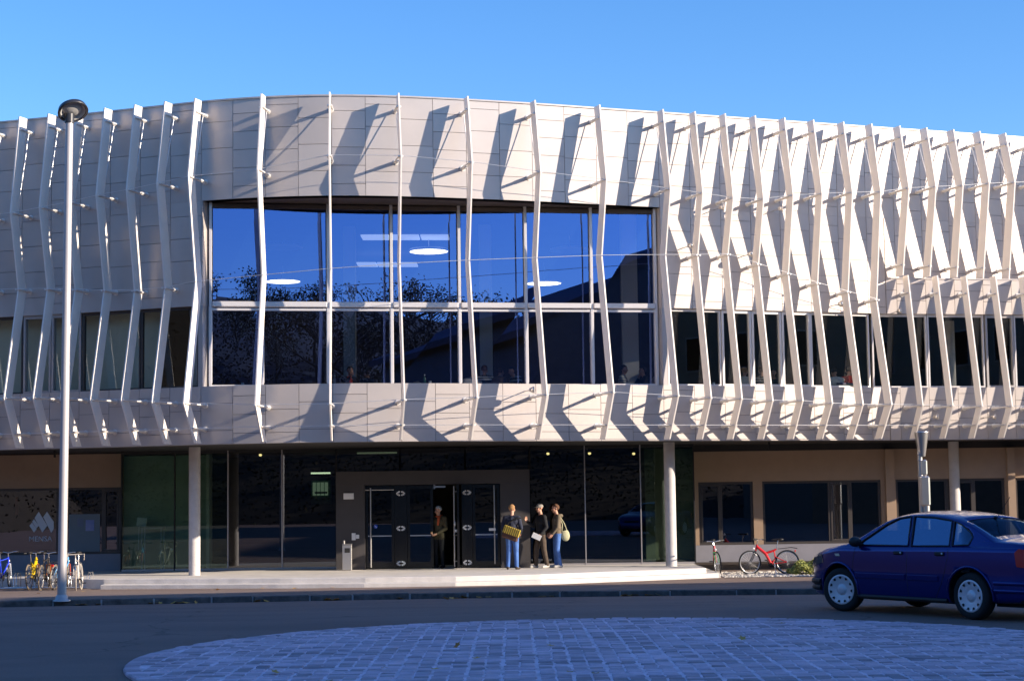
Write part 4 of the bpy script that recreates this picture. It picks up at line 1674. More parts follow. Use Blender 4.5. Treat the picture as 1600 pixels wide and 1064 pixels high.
# the shell is hollow: inner cabin removed first
cab_ = MB()
for i in range(len(xs_c)):
    pass
inner = MB()
xi = [-.05, .15, .4, .7, 1.0, 1.3, 1.55, 1.75, 2.0, 2.15]
ring0 = []
for x in xi:
    zt, zb, wb, wr, drop = roof_pt(x)
    zc = zt - .055
    zbq = .62
    L = [(lower_w(x, .7) - .07, zbq), (wb - .055, zb), (max(wr - .05, .1), zt - drop - .02), (max(wr - .12, .08), zc)]
    ring0.append([(x, y, z) for y, z in L] + [(x, -y, z) for y, z in L[::-1]])
kk = 8
inner.add([p for r in ring0 for p in r], [(i * kk + j, i * kk + (j + 1) % kk, (i + 1) * kk + (j + 1) % kk, (i + 1) * kk + j) for i in range(len(xi) - 1) for j in range(kk)] + [tuple(range(kk)), tuple((len(xi) - 1) * kk + j for j in range(kk))[::-1]])
innero = inner.build('inner', M['trim'])
scr = MB()
# windscreen and rear window apertures
scr.hexa([(1.72, -.50, 1.30), (2.30, -.64, 1.035), (2.30, .64, 1.035), (1.72, .50, 1.30), (1.80, -.50, 1.50), (2.45, -.64, 1.20), (2.45, .64, 1.20), (1.80, .50, 1.50)])
scr.hexa([(-.22, -.60, 1.02), (.30, -.53, 1.27), (.30, .53, 1.27), (-.22, .60, 1.02), (-.36, -.60, 1.26), (.22, -.53, 1.50), (.22, .53, 1.50), (-.36, .60, 1.26)])
scro = scr.build('screen_cut', M['trim'])
for c in (innero, cutter, scro):
    import bmesh
    bm = bmesh.new()
    bm.from_mesh(c.data)
    bmesh.ops.recalc_face_normals(bm, faces=bm.faces)
    bm.to_mesh(c.data)
    bm.free()
bm = bmesh.new()
bm.from_mesh(body.data)
bmesh.ops.recalc_face_normals(bm, faces=bm.faces)
bm.to_mesh(body.data)
bm.free()
for c in (innero, cutter, scro):
    boolean(body, c)
for c in (innero, cutter, scro):
    bpy.data.objects.remove(c)
me = body.data
for p in me.polygons:
    c = p.center
    inw = any((c.x - wx) ** 2 + (c.z - .315) ** 2 < .3765 ** 2 and abs(p.normal.y) < .5 for wx in (0, WB))
    x_ok = -.97 < c.x < 3.36
    outer = abs(abs(c.y) - side_y(c.x, c.z)) < .035 or (c.z > interp(TOP, c.x) - .03) or abs(c.z - top_z(c.x, c.y)) < .02 or not x_ok
    if inw or not outer:
        p.material_index = 1 if (inw or c.z < 1.5) else 0
        p.use_smooth = False
    else:
        p.material_index = 0
    if c.z < interp(BOT, c.x) + .012:
        p.material_index = 1
body.parent = CAR


def side_patch(poly, off=.004, sg=1, nz=6, nx_=14):
    """thin sheet lying on the body side inside a convex outline given in (x, z)"""
    mb = MB()
    xs_ = [p[0] for p in poly]
    x0, x1 = min(xs_), max(xs_)
    cols = []
    for i in range(nx_ + 1):
        x = x0 + (x1 - x0) * (i + (0.002 if i == 0 else (-0.002 if i == nx_ else 0))) / nx_
        zz = []
        for (xa, za), (xb, zb) in zip(poly, poly[1:] + poly[:1]):
            if (xa - x) * (xb - x) <= 0 and abs(xa - xb) > 1e-6:
                zz.append(za + (zb - za) * (x - xa) / (xb - xa))
        lo, hi = min(zz), max(zz)
        cols.append([(x, sg * (side_y(x, lo + (hi - lo) * j / nz) + off), lo + (hi - lo) * j / nz) for j in range(nz + 1)])
    n = nz + 1
    mb.add([p for c in cols for p in c], [(i * n + j, (i + 1) * n + j, (i + 1) * n + j + 1, i * n + j + 1) for i in range(nx_) for j in range(nz)], 0, True)
    return mb


def side_line(pts, r, off=.0, sg=1, seg=5):
    mb = MB()
    mb.tube([(x, sg * (side_y(x, z) + off), z) for x, z in pts], r, seg)
    return mb


def grow_poly(poly, k):
    cx, cz = sum(p[0] for p in poly) / len(poly), sum(p[1] for p in poly) / len(poly)
    return [(cx + (x - cx) * k, cz + (z - cz) * k) for x, z in poly]


for sg in (1, -1):
    for nme, poly in APER.items():
        o = lbuild(side_patch(grow_poly(poly, 1.02), -.012, sg), 'side_window', M['carglass'], CAR)
        mb = MB()
        pp = grow_poly(poly, 1.01)
        ring = []
        for (xa, za), (xb, zb) in zip(pp, pp[1:] + pp[:1]):
            for t in (0, .34, .67):
                x, z = xa + (xb - xa) * t, za + (zb - za) * t
                ring.append((x, sg * (side_y(x, z) + .001), z))
        mb.tube(ring, .011, 5, closed=True)
        lbuild(mb, 'window_seal', M['trim'], o)
    # doors: shut lines, handles
    seams = [[(2.19, .26), (2.22, .5), (2.2, .8), (2.17, .955)], [(1.13, .24), (1.13, .6), (1.135, .955), (1.25, 1.37)], [(.62, .27), (.50, .45), (.42, .62), (.38, .8), (.375, .97), (.47, 1.30)], [(2.19, .245), (1.13, .235), (.62, .26)]]
    mb = MB()
    for s in seams:
        pts = []
        for (xa, za), (xb, zb) in zip(s, s[1:]):
            pts += [(xa + (xb - xa) * t, za + (zb - za) * t) for t in (0, .25, .5, .75)]
        pts.append(s[-1])
        mb.tube([(x, sg * (side_y(x, z) - .002), z) for x, z in pts], .0055, 4)
    lbuild(mb, 'door_seam', M['trim'], CAR)
    for hx in (1.30, .52):
        mb = MB()
        mb.box((hx, sg * (side_y(hx, .865) + .012), .865), (.17, .035, .05), ch=.012)
        h = lbuild(mb, 'door_handle', M['trim'], CAR)
        mb = MB()
        mb.ell((hx - .065, sg * (side_y(hx, .865) + .03), .868), (.016, .008, .014), 10, 6)
        lbuild(mb, 'lock', M['hub'], h)
    mb = MB()
    for a, b in ((1.16, 2.16), (.54, 1.11)):
        s_ = side_patch([(a, .50), (b, .50), (b, .565), (a, .565)], .011, sg, 3, 10)
        mb.add(s_.v, s_.f, 0, True)
        mb.tube([(a + (b - a) * t / 8, sg * (side_y(a + (b - a) * t / 8, .5) + .004), .5) for t in range(9)], .007, 5)
        mb.tube([(a + (b - a) * t / 8, sg * (side_y(a + (b - a) * t / 8, .565) + .004), .565) for t in range(9)], .007, 5)
    lbuild(mb, 'side_moulding', M['paint'], CAR)
    # sill and arch lips
    mb = MB()
    mb.tube([(x, sg * (side_y(x, .235) - .01), .235) for x in (.42, .8, 1.2, 1.6, 2.1)], .035, 8)
    lbuild(mb, 'sill', M['trim'], CAR)
    for wx in (0, WB):
        mb = MB()
        arc = []
        for i in range(25):
            a = math.pi * (-.04 + 1.08 * i / 24)
            x, z = wx + .388 * math.cos(a), .315 + .388 * math.sin(a)
            if z > .22:
                arc.append((x, sg * (side_y(x, z) + .002), z))
        mb.tube(arc, .017, 6)
        lbuild(mb, 'arch_lip', M['paint'], CAR)
    # lights
    tl = [(-.965, .70), (-.96, .93), (-.80, .95), (-.74, .90), (-.78, .72)]
    lbuild(side_patch(tl, .008, sg), 'tail_light', M['taillight'], CAR)
    hl = [(2.86, .70), (2.93, .83), (3.15, .80), (3.30, .66), (3.24, .62)]
    lbuild(side_patch(hl, .006, sg), 'head_light', M['headlight'], CAR)
    lbuild(side_patch([(2.48, .80), (2.50, .835), (2.60, .83), (2.585, .795)], .009, sg, 2, 4), 'indicator', M['amber'], CAR)
    # door mirror
    mb = MB()
    y0 = side_y(2.08, .96)
    mb.ell((2.10, sg * (y0 + .12), 1.01), (.075, .105, .075), 14, 9)
    mb.tube([(2.12, sg * (y0 - .02), .965), (2.11, sg * (y0 + .06), .985)], .035, 8)
    lbuild(mb, 'door_mirror', M['trim'], CAR)
    # bumper corners in black below
    mb = MB()
    for zz in (.33, .42):
        mb.tube([(x, sg * (side_y(x, zz) - .006), zz) for x in (2.95, 3.1, 3.22, 3.3, 3.34)], .045, 8)
    lbuild(mb, 'front_bumper', M['trim'], CAR)
    mb = MB()
    for zz in (.40, .50):
        mb.tube([(x, sg * (side_y(x, zz) - .004), zz) for x in (-.42, -.6, -.75, -.88, -.95)], .03, 8)
    lbuild(mb, 'rear_bumper', M['paint'], CAR)
# screens
for nme, xa, xb, wa, wb_ in (('windscreen', 1.70, 2.42, .53, .68), ('rear_window', -.30, .32, .64, .56)):
    mb = MB()
    n_, k_ = 10, 10
    vs = []
    for i in range(n_ + 1):
        x = xa + (xb - xa) * i / n_
        hw = wa + (wb_ - wa) * i / n_
        for j in range(k_ + 1):
            y = hw * (-1 + 2 * j / k_)
            y = max(-roof_pt(x)[3] * .97, min(roof_pt(x)[3] * .97, y))
            vs.append((x, y, top_z(x, y) - .006))
    mb.add(vs, [(i * (k_ + 1) + j, (i + 1) * (k_ + 1) + j, (i + 1) * (k_ + 1) + j + 1, i * (k_ + 1) + j + 1) for i in range(n_) for j in range(k_)], 0, True)
    lbuild(mb, nme, M['carglass'], CAR)
# cabin: seats, wheel, aerial, plates
for sx, sy in ((1.30, .36), (1.30, -.36)):
    mb = MB()
    mb.box((sx + .05, sy, .52), (.5, .5, .2), ch=.06)
    mb.box((sx - .2, sy, .85), (.14, .48, .62), rot=Matrix.Rotation(R_(-14), 3, 'Y'), ch=.05)
    mb.box((sx - .30, sy, 1.22), (.09, .26, .16), rot=Matrix.Rotation(R_(-10), 3, 'Y'), ch=.04)
    lbuild(mb, 'front_seat', M['seat'], CAR)
mb = MB()
mb.box((.35, 0, .5), (.5, 1.25, .2), ch=.06)
mb.box((.1, 0, .82), (.16, 1.25, .5), rot=Matrix.Rotation(R_(-20), 3, 'Y'), ch=.05)
for sy in (.36, -.36):
    mb.box((-.0, sy, 1.10), (.09, .25, .13), ch=.04)
lbuild(mb, 'rear_seat', M['seat'], CAR)
mb = MB()
ring = []
for i in range(20):
    a = 2 * math.pi * i / 20
    ring.append(Vector((1.80, .36, .97)) + Matrix.Rotation(R_(-62), 3, 'Y') @ Vector((.185 * math.cos(a), .185 * math.sin(a), 0)))
mb.tube(ring, .014, 6, closed=True)
mb.box((2.05, 0, .90), (.36, 1.2, .16), ch=.05)
lbuild(mb, 'dashboard', M['seat'], CAR)
mb = MB()
mb.tube([(.25, 0, 1.33), (.0, 0, 1.62)], .005, 5)
mb.ell((.27, 0, 1.345), (.03, .02, .02), 8, 5)
lbuild(mb, 'aerial', M['trim'], CAR)
mb = MB()
mb.box((3.345, 0, .36), (.05, .9, .14), ch=.02)
mb.box((3.33, 0, .62), (.04, .7, .09), ch=.015)
lbuild(mb, 'grille', M['trim'], CAR)
mb = MB()
mb.tube([(-.8, -.45, .25), (-1.0, -.45, .25)], .03, 10)
lbuild(mb, 'exhaust', M['steel'], CAR)
mb = MB()
for x in (-.5, .6, 1.25, 1.9):
    mb.box((x, 0, .20), (.6, 1.1, .05))
lbuild(mb, 'underbody', M['trim'], CAR)


def wheel(wx, wy, steer=0.0):
    sg = 1 if wy > 0 else -1
    m_ = Matrix.Rotation(steer, 3, 'Z') @ Matrix.Rotation(-math.pi / 2 * sg, 3, 'X')
    c = Vector((wx, wy, .315))
    wr_ = bpy.data.objects.new('wheel', None)
    COL.objects.link(wr_)
    wr_.parent = CAR
    wr_.location = c
    mb = MB()
    mb.lathe([(.20, -.09), (.27, -.097), (.303, -.08), (.313, -.05), (.315, 0), (.313, .05), (.303, .08), (.27, .097), (.215, .09), (.20, .075), (.195, .0), (.20, -.09)], (0, 0, 0), 48, m=m_)
    lbuild(mb, 'tyre', M['rubber'], wr_)
    mb = MB()
    mb.lathe([(.218, .088), (.212, .097), (.19, .094), (.17, .085), (.13, .083), (.09, .07), (.075, .066), (.065, .082), (.04, .09), (.001, .092)], (0, 0, 0), 48, m=m_)
    mb.lathe([(.001, -.02), (.2, -.02)], (0, 0, 0), 24, m=m_)
    lbuild(mb, 'hubcap', M['hub'], wr_)
    mb = MB()
    for i in range(11):
        a = 2 * math.pi * i / 11 + .2
        rot = m_ @ Matrix.Rotation(a, 3, 'Z')
        pts = [(.155, -.012), (.155, .012), (.187, .024), (.187, -.024)]
        z_ = .0915
        mb.add([rot @ Vector((x, y, z_ + (x - .155) * .22)) for x, y in pts], [(0, 1, 2, 3)])
    lbuild(mb, 'hubcap_hole', M['hole'], wr_)
    mb = MB()
    mb.ell((0, 0, 0), (.02, .02, .02), 8, 5)
    return wr_


for wx, st in ((0, 0), (WB, R_(16))):
    for wy in (.745, -.745):
        wheel(wx, wy, st)
# ------------------------------------------------------------------ bicycles
M['chrome'] = mat('chrome', (0.75, 0.73, 0.70), 0.18, 0.9)
M['spoke'] = mat('spokes', (0.6, 0.6, 0.6), 0.3, 0.8)
M['tan'] = mat('tan_tyre', (0.20, 0.15, 0.10), 0.85)
M['whitetyre'] = mat('cream_tyre', (0.42, 0.36, 0.30), 0.85)
M['saddle'] = mat('black_saddle', (0.015, 0.014, 0.014), 0.5)


def bike(loc, rz, label, group, col, style='diamond', tyre='rubber', bars='flat', lean=0.0, col2=None, saddle='saddle', steer=0.25, fender=False, rack=False, stand=False):
    fm = mat('bike_' + style + '_paint', col, 0.3, 0.1, coat=.5)
    f2 = mat('bike_second_paint', col2, 0.3, 0.1, coat=.5) if col2 else fm
    T = thing('bicycle', loc, label, 'bicycle', group, rz)
    T.rotation_euler = (lean, 0, rz)
    R, WBk = .335, 1.04
    bb = Vector((.44, 0, .29))
    st = Vector((.27, 0, .80))
    hb, ht = Vector((.86, 0, .66)), Vector((.82, 0, .83))
    rw, fw = Vector((0, 0, R)), Vector((WBk, 0, R))
    SM = Matrix.Translation(hb) @ Matrix.Rotation(steer, 4, ht - hb) @ Matrix.Translation(-hb)
    mb = MB()
    if style == 'diamond':
        mb.tube([bb, hb], .019, 8)
        mb.tube([st - Vector((-.01, 0, .06)), ht - Vector((0, 0, .04))], .016, 8)
        mb.tube([bb, st], .016, 8)
    elif style == 'step':
        mb.tube([bb, bb.lerp(hb, .5) + Vector((.02, 0, -.05)), hb], .021, 8)
        mb.tube([bb.lerp(st, .45), bb.lerp(hb, .6) + Vector((0, 0, .05)), ht - Vector((0, 0, .05))], .016, 8)
        mb.tube([bb, st], .017, 8)
    else:                                   # Y shaped suspension frame
        j = Vector((.60, 0, .58))
        mb.tube([ht - Vector((-.01, 0, .06)), j, bb + Vector((.02, 0, .03))], [.042, .045, .036], 10)
        mb.tube([j, Vector((.36, 0, .66)), st - Vector((-.02, 0, .10))], [.036, .03, .022], 10)
        mb.tube([Vector((.36, 0, .66)), Vector((.33, 0, .45)), bb], .018, 8)
    mb.tube([hb, ht], .024, 10)
    for s in (-.05, .05):
        mb.tube([bb + Vector((0, s * .4, 0)), rw + Vector((.02, s, 0))], .011, 6)
        mb.tube([st + Vector((.02, s * .3, -.10)) if style != 'y' else Vector((.36, s * .5, .5)), rw + Vector((.02, s, 0))], .010, 6)
    lbuild(mb, 'frame', fm, T)
    mb = MB()
    for s in (-.05, .05):
        a, b = SM @ (hb + Vector((.015, s, -.02))), SM @ (fw + Vector((0, s, 0)))
        mb.tube([a, a.lerp(b, .6) + Vector((-.012, 0, 0)), b], [.017, .015, .010], 7)
    mb.tube([SM @ (hb + Vector((.015, -.055, -.02))), SM @ (hb + Vector((.015, .055, -.02)))], .018, 7)
    lbuild(mb, 'fork', f2, T)
    for c, SMm, nm in ((rw, Matrix.Identity(4), 0), (fw, SM, 1)):
        w_ = MB()
        ring = [SMm @ (c + Vector((math.cos(a) * (R - .02), 0, math.sin(a) * (R - .02)))) for a in [2 * math.pi * i / 36 for i in range(36)]]
        w_.tube(ring, .022 if style != 'diamond' else .018, 8, closed=True)
        wo_ = lbuild(w_, 'wheel', M[tyre], T)
        w_ = MB()
        ring = [SMm @ (c + Vector((math.cos(a) * (R - .048), 0, math.sin(a) * (R - .048)))) for a in [2 * math.pi * i / 36 for i in range(36)]]
        w_.tube(ring, .012, 6, closed=True)
        w_.tube([SMm @ (c + Vector((0, -.055, 0))), SMm @ (c + Vector((0, .055, 0)))], .022, 8)
        for i in range(22):
            a = 2 * math.pi * i / 22
            s = .028 if i % 2 else -.028
            w_.tube([SMm @ (c + Vector((0, s, 0))), SMm @ (c + Vector((math.cos(a) * (R - .05), 0, math.sin(a) * (R - .05))))], .003, 3, cap=False)
        lbuild(w_, 'rim', M['spoke'], wo_)
    top = ht + Vector((-.015, 0, .10))
    mb = MB()
    mb.tube([ht, top], .013, 7)
    if bars == 'drop':
        mb.tube([SM @ (top + Vector((.02, -.21, 0))), SM @ (top + Vector((.02, .21, 0)))], .014, 7)
        for s in (-.21, .21):
            mb.tube([SM @ (top + Vector(v)) for v in ((.02, s, 0), (.10, s, .0), (.145, s, -.05), (.12, s, -.12), (.03, s, -.14))], .017, 7)
    elif bars == 'swept':
        for s in (-1, 1):
            mb.tube([SM @ (top + Vector(v)) for v in ((.03, 0, 0), (.06, s * .14, .03), (.0, s * .27, .05), (-.12, s * .29, .03))], .013, 7)
    else:
        mb.tube([SM @ (top + Vector(v)) for v in ((-.03, -.30, .03), (.03, -.12, .02), (.05, 0, 0), (.03, .12, .02), (-.03, .30, .03))], .012, 7)
    hbar = lbuild(mb, 'handlebar', M['whitetyre'] if bars == 'drop' else M['chrome'], T)
    mb = MB()
    if bars != 'drop':
        for s in (-1, 1):
            e = SM @ (top + (Vector((-.12, s * .29, .03)) if bars == 'swept' else Vector((-.03, s * .30, .03))))
            e2 = SM @ (top + (Vector((-.02, s * .275, .047)) if bars == 'swept' else Vector((.01, s * .2, .025))))
            mb.tube([e, e2], .018, 7)
    else:
        for s in (-.21, .21):
            mb.tube([SM @ (top + Vector((.13, s, -.01))), SM @ (top + Vector((.17, s, -.10)))], .010, 6)
    lbuild(mb, 'grip', M['saddle'], hbar)
    mb = MB()
    mb.tube([st - Vector((-.02, 0, .08)), st + Vector((-.03, 0, .13))], .013, 7)
    lbuild(mb, 'seat_post', M['chrome'], T)
    mb = MB()
    sc = st + Vector((-.03, 0, .16))
    mb.ell(sc + Vector((-.06, 0, 0)), (.10, .078, .034), 12, 7)
    mb.ell(sc + Vector((.06, 0, .0)), (.13, .028, .028), 12, 7)
    lbuild(mb, 'saddle', M[saddle], T)
    mb = MB()
    mb.tube([bb + Vector((0, -.06, 0)), bb + Vector((0, .06, 0))], .024, 10)
    mb.lathe([(.001, -.003), (.09, -.003), (.09, .003), (.001, .003)], bb + Vector((0, -.05, 0)), 20, m=Matrix.Rotation(math.pi / 2, 3, 'X'))
    for s, a in ((-1, .7), (1, .7 + math.pi)):
        e = bb + Vector((math.cos(a) * .17, s * .075, math.sin(a) * .17))
        mb.tube([bb + Vector((0, s * .06, 0)), e], .011, 6)
        mb.box(e + Vector((0, s * .055, 0)), (.09, .09, .024), ch=.004)
    mb.tube([bb + Vector((0, -.05, .09)), rw + Vector((0, -.05, .04))], .006, 4)
    mb.tube([bb + Vector((0, -.05, -.09)), rw + Vector((0, -.05, -.04))], .006, 4)
    lbuild(mb, 'crankset', M['saddle'], T)
    if fender:
        mb = MB()
        for c, SMm, a0, a1 in ((rw, Matrix.Identity(4), .35, 2.9), (fw, SM, .6, 2.8)):
            arc = [SMm @ (c + Vector((math.cos(a0 + (a1 - a0) * i / 12) * (R + .022), 0, math.sin(a0 + (a1 - a0) * i / 12) * (R + .022)))) for i in range(13)]
            mb.tube(arc, .022, 6)
        lbuild(mb, 'mudguard', M['chrome'], T)
    if rack:
        mb = MB()
        for s in (-.05, .05):
            mb.tube([st + Vector((-.02, s * .4, -.10)), Vector((-.12, s, .74)), Vector((-.28, s, .71))], .009, 6)
        lbuild(mb, 'luggage_rack', M['saddle'], T)
        mb = MB()
        mb.box((-.22, 0, .64), (.03, .07, .06), ch=.006)
        lbuild(mb, 'rear_reflector', M['taillight'], T)
    if stand:
        mb = MB()
        mb.tube([Vector((.36, .05, .30)), Vector((.33, .16, .01))], .010, 6)
        lbuild(mb, 'kick_stand', M['chrome'], T)
    lp = MB()
    c = SM @ (hb + Vector((.07, 0, .06)))
    lp.ell(c, (.035, .03, .03), 10, 6)
    lbuild(lp, 'front_lamp', M['white'], T)
    return T


def gp(px, py):
    """point of the pavement seen at this pixel"""
    z = Z_GR
    for _ in range(6):
        q = atz(px, py, z)
        z = zpave(q.x, q.y)
    return Vector((q.x, q.y, z))


BG = 'bicycles parked by the left steps'
# rz: direction the bicycle points; pi/2 = into the picture
bike(gp(-9, 921), R_(84), 'bright blue and white bicycle cut by the left edge of the picture', BG, (.03, .07, .75), 'diamond', bars='swept', col2=(.7, .72, .8), lean=.05)
bike(gp(46, 922), R_(91), 'yellow bicycle with a black saddle left of the street lamp', BG, (.78, .50, .01), 'y', tyre='tan', lean=-.05, col2=(.5, .18, .04))
bike(gp(63, 923), R_(93), 'dark bicycle with an orange fork between the yellow and the light blue one', BG, (.04, .035, .035), 'diamond', tyre='tan', lean=.04, col2=(.55, .16, .03), bars='flat')
bike(gp(84, 922), R_(83), 'light blue bicycle with tan tyres partly behind the street lamp', BG, (.10, .38, .70), 'diamond', tyre='tan', lean=.07, col2=(.6, .1, .05), rack=True)
bike(gp(127, 921), R_(-84), 'old silver racing bicycle with white dropped handlebar right of the lamp', BG, (.50, .46, .42), 'diamond', tyre='whitetyre', bars='drop', lean=.05, fender=True, steer=.15)
bike(gp(1231, 897), R_(176), 'red Y frame bicycle on its stand beside the gravel bed', None, (.62, .012, .012), 'y', bars='swept', rack=True, stand=True, steer=.35, lean=.06, col2=(.05, .05, .05))
p = atz(1098, 884, Z_GR)
bike((5.62, 49.9, Z_GR), R_(-94), 'red and green bicycle seen end on beside the right end of the steps', None, (.45, .03, .03), 'diamond', lean=.10, col2=(.06, .25, .08), bars='flat')
RK = thing('bike_rack', (-12.6, 46.9, Z_GR), 'low galvanised bicycle rack under the parked bicycles', 'bike rack')
mb = MB()
for y in (-.22, .22):
    mb.tube([(-2.6, y, .04), (1.7, y, .04)], .018, 7)
lbuild(mb, 'base_rail', M['chrome'], RK)
for i in range(9):
    x = -2.4 + i * .48
    mb = MB()
    for dx in (-.035, .035):
        mb.tube([(x + dx, -.22, .04), (x + dx, -.20, .30), (x + dx, -.05, .42), (x + dx, .12, .42), (x + dx, .22, .30), (x + dx, .22, .04)], .010, 6)
    lbuild(mb, 'wheel_holder', M['chrome'], RK)

# ------------------------------------------------------------------ people
M['skin'] = mat('skin', (0.55, 0.29, 0.19), 0.55)
M['eye'] = mat('dark_eye', (0.02, 0.015, 0.012), 0.3)
M['lip'] = mat('lips', (0.42, 0.16, 0.12), 0.5)


def cl(name, col, **k):
    return mat(name, col, 0.9, var=k.pop('var', .12), vscale=k.pop('vs', 7), bump=.35, bscale=22, **k)


def capsule(mb, a, ra, b, rb, seg=14):
    a, b = Vector(a), Vector(b)
    d = b - a
    L = d.length
    if L < 1e-5:
        mb.ell(a, (ra, ra, ra), seg, 8)
        return
    q = d.to_track_quat('Z', 'Y').to_matrix()
    prof = []
    for i in range(5):
        t = -math.pi / 2 + math.pi / 2 * i / 4
        prof.append((max(ra * math.cos(t), 1e-4), ra * math.sin(t)))
    for i in range(5):
        t = math.pi / 2 * i / 4
        prof.append((max(rb * math.cos(t), 1e-4), L + rb * math.sin(t)))
    mb.lathe(prof, a, seg, m=q)
    n = seg
    o = len(mb.v) - 10 * n
    mb.add([mb.v[o + k] for k in range(n)], [tuple(range(n))[::-1]])
    mb.add([mb.v[o + 9 * n + k] for k in range(n)], [tuple(range(n))])


def dist_cap(p, a, ra, b, rb):
    d = b - a
    L2 = d.length_squared
    t = max(0, min(1, (p - a).dot(d) / L2)) if L2 > 0 else 0
    return (p - (a + d * t)).length - (ra + (rb - ra) * t)


def person(loc, rz, label, group, J, C, hair=None, voxel=.009, bulk=1.0, flare=1.0, seated=False, stripes=None, head_turn=0.0, head_tilt=0.0, hands=True, lean=None):
    """J overrides joints (local metres, facing -y); C maps body zones to materials"""
    P = {'pel': (0, 0, .95), 'wai': (0, .0, 1.11), 'che': (0, .0, 1.31), 'nek': (0, .012, 1.47), 'hed': (0, -.01, 1.635),
         'shL': (.185, .01, 1.405), 'shR': (-.185, .01, 1.405), 'elL': (.235, .035, 1.12), 'elR': (-.235, .035, 1.12),
         'wrL': (.235, -.05, .87), 'wrR': (-.235, -.05, .87), 'hiL': (.09, 0, .92), 'hiR': (-.09, 0, .92),
         'knL': (.10, -.02, .50), 'knR': (-.10, -.02, .50), 'anL': (.105, .03, .085), 'anR': (-.105, .03, .085),
         'toL': (.13, -.13, .035), 'toR': (-.13, -.13, .035)}
    P = {k: Vector(v) for k, v in P.items()}
    for k, v in J.items():
        P[k] = Vector(v)
    b = bulk
    caps = []            # zone, a, ra, b, rb

    def cap_(z, a, ra, c, rb):
        caps.append((z, Vector(a), ra, Vector(c), rb))
    side = (P['shL'] - P['shR']).normalized()
    hside = (P['hiL'] - P['hiR']).normalized()
    cap_('hips', P['pel'] - hside * .065, .108 * b, P['pel'] + hside * .065, .108 * b)
    cap_('top', P['wai'] - side * .055, .105 * b, P['wai'] + side * .055, .105 * b)
    cap_('top', P['che'] - side * .075, .118 * b, P['che'] + side * .075, .118 * b)
    cap_('top', P['pel'] + Vector((0, 0, .06)), .12 * b, P['wai'], .125 * b)
    cap_('top', P['wai'], .125 * b, P['che'], .13 * b)
    cap_('top', P['che'] + (P['nek'] - P['che']) * .55, .085 * b, P['che'], .12 * b)
    for s in 'LR':
        cap_('top', P['che'] + (P['nek'] - P['che']) * .75, .065, P['sh' + s], .066 * b)
        cap_('arm', P['sh' + s], .064 * b, P['el' + s], .050 * b)
        e, w_ = P['el' + s], P['wr' + s]
        cap_('arm', e, .050 * b, w_ + (e - w_) * .10, .036 * b)
        cap_('skin', w_ + (e - w_) * .2, .027, w_, .026)
        k = P['hi' + s] + Vector((0, 0, -.02))
        cap_('leg', k, .092 * b, P['kn' + s], .064 * flare)
        cap_('leg', P['kn' + s], .064 * flare, P['an' + s] + Vector((0, 0, -.0)), .050 * flare)
        cap_('shoe', P['an' + s] + Vector((0, .03, -.035)), .045, P['to' + s], .036)
        cap_('shoe', P['an' + s] + Vector((0, .01, -.03)), .045, P['an' + s], .04)
    cap_('skin', P['nek'] - Vector((0, 0, .05)), .058, P['hed'] - Vector((0, 0, .06)), .052)
    # the head
    HM = Matrix.Rotation(head_turn, 3, 'Z') @ Matrix.Rotation(head_tilt, 3, 'X')
    h = P['hed']

    def hp(x, y, z):
        return h + HM @ Vector((x, y, z))
    cap_('skin', hp(0, .012, .03), .083, hp(0, -.008, .02), .078)
    cap_('skin', hp(0, -.03, -.02), .066, hp(0, -.048, -.075), .038)
    cap_('skin', hp(0, -.088, .012), .010, hp(0, -.112, -.028), .014)
    cap_('skin', hp(0, -.078, .032), .02, hp(0, -.06, .05), .04)
    for s in (-1, 1):
        cap_('skin', hp(s * .083, .012, .015), .014, hp(s * .080, .006, -.02), .012)
        cap_('skin', hp(s * .04, -.06, -.025), .032, hp(s * .02, -.07, -.05), .025)
    if hands:
        for s in 'LR':
            w_, e = P['wr' + s], P['el' + s]
            d = (w_ - e).normalized()
            if 'hd' + s in J:
                d = Vector(J['hd' + s]).normalized()
            inw = Vector((-1 if s == 'L' else 1, 0, 0))
            ac = (Vector((0, -1, 0)) - d * d.dot(Vector((0, -1, 0))))
            if ac.length < .2:
                ac = Vector((0, 0, 1)) - d * d.z
            ac.normalize()
            inn = ac.cross(d)
            if inn.dot(inw) < 0:
                inn = -inn
            pc = w_ + d * .045
            cap_('skin', w_ + d * .01 - ac * .018, .021, pc + d * .035 - ac * .022, .016)
            cap_('skin', w_ + d * .01 + ac * .016, .021, pc + d * .035 + ac * .024, .016)
            for i, ln in enumerate((.060, .068, .064, .05)):
                r0 = pc + d * .035 + ac * (.030 - i * .020)
                r1 = r0 + d * ln * .5 + inn * .008
                r2 = r1 + d * ln * .4 + inn * .028
                cap_('skin', r0, .0105, r1, .010)
                cap_('skin', r1, .010, r2, .009)
            t0 = w_ + d * .025 + ac * .024
            t1 = t0 + d * .03 + ac * .026 + inn * .012
            cap_('skin', t0, .015, t1, .012)
            cap_('skin', t1, .012, t1 + d * .03 + inn * .014, .010)
    mb = MB()
    for z, a, ra, c, rb in caps:
        capsule(mb, a, ra, c, rb, 12)
    for s in 'LR':
        pass
    o = mb.build('person', [])
    md = o.modifiers.new('r', 'REMESH')
    md.mode = 'VOXEL'
    md.voxel_size = voxel
    md.use_smooth_shade = True
    sm = o.modifiers.new('s', 'SMOOTH')
    sm.factor = .5
    sm.iterations = 3 if voxel < .015 else 1
    dg = bpy.context.evaluated_depsgraph_get()
    dg.update()
    me = bpy.data.meshes.new_from_object(o.evaluated_get(dg))
    o.modifiers.clear()
    o.data = me
    zones = ['skin', 'top', 'arm', 'hips', 'leg', 'shoe', 'stripe']
    me.materials.clear()
    for z in zones:
        me.materials.append(C.get(z) or C.get({'arm': 'top', 'hips': 'leg', 'stripe': 'top'}.get(z, 'top')) or M['skin'])
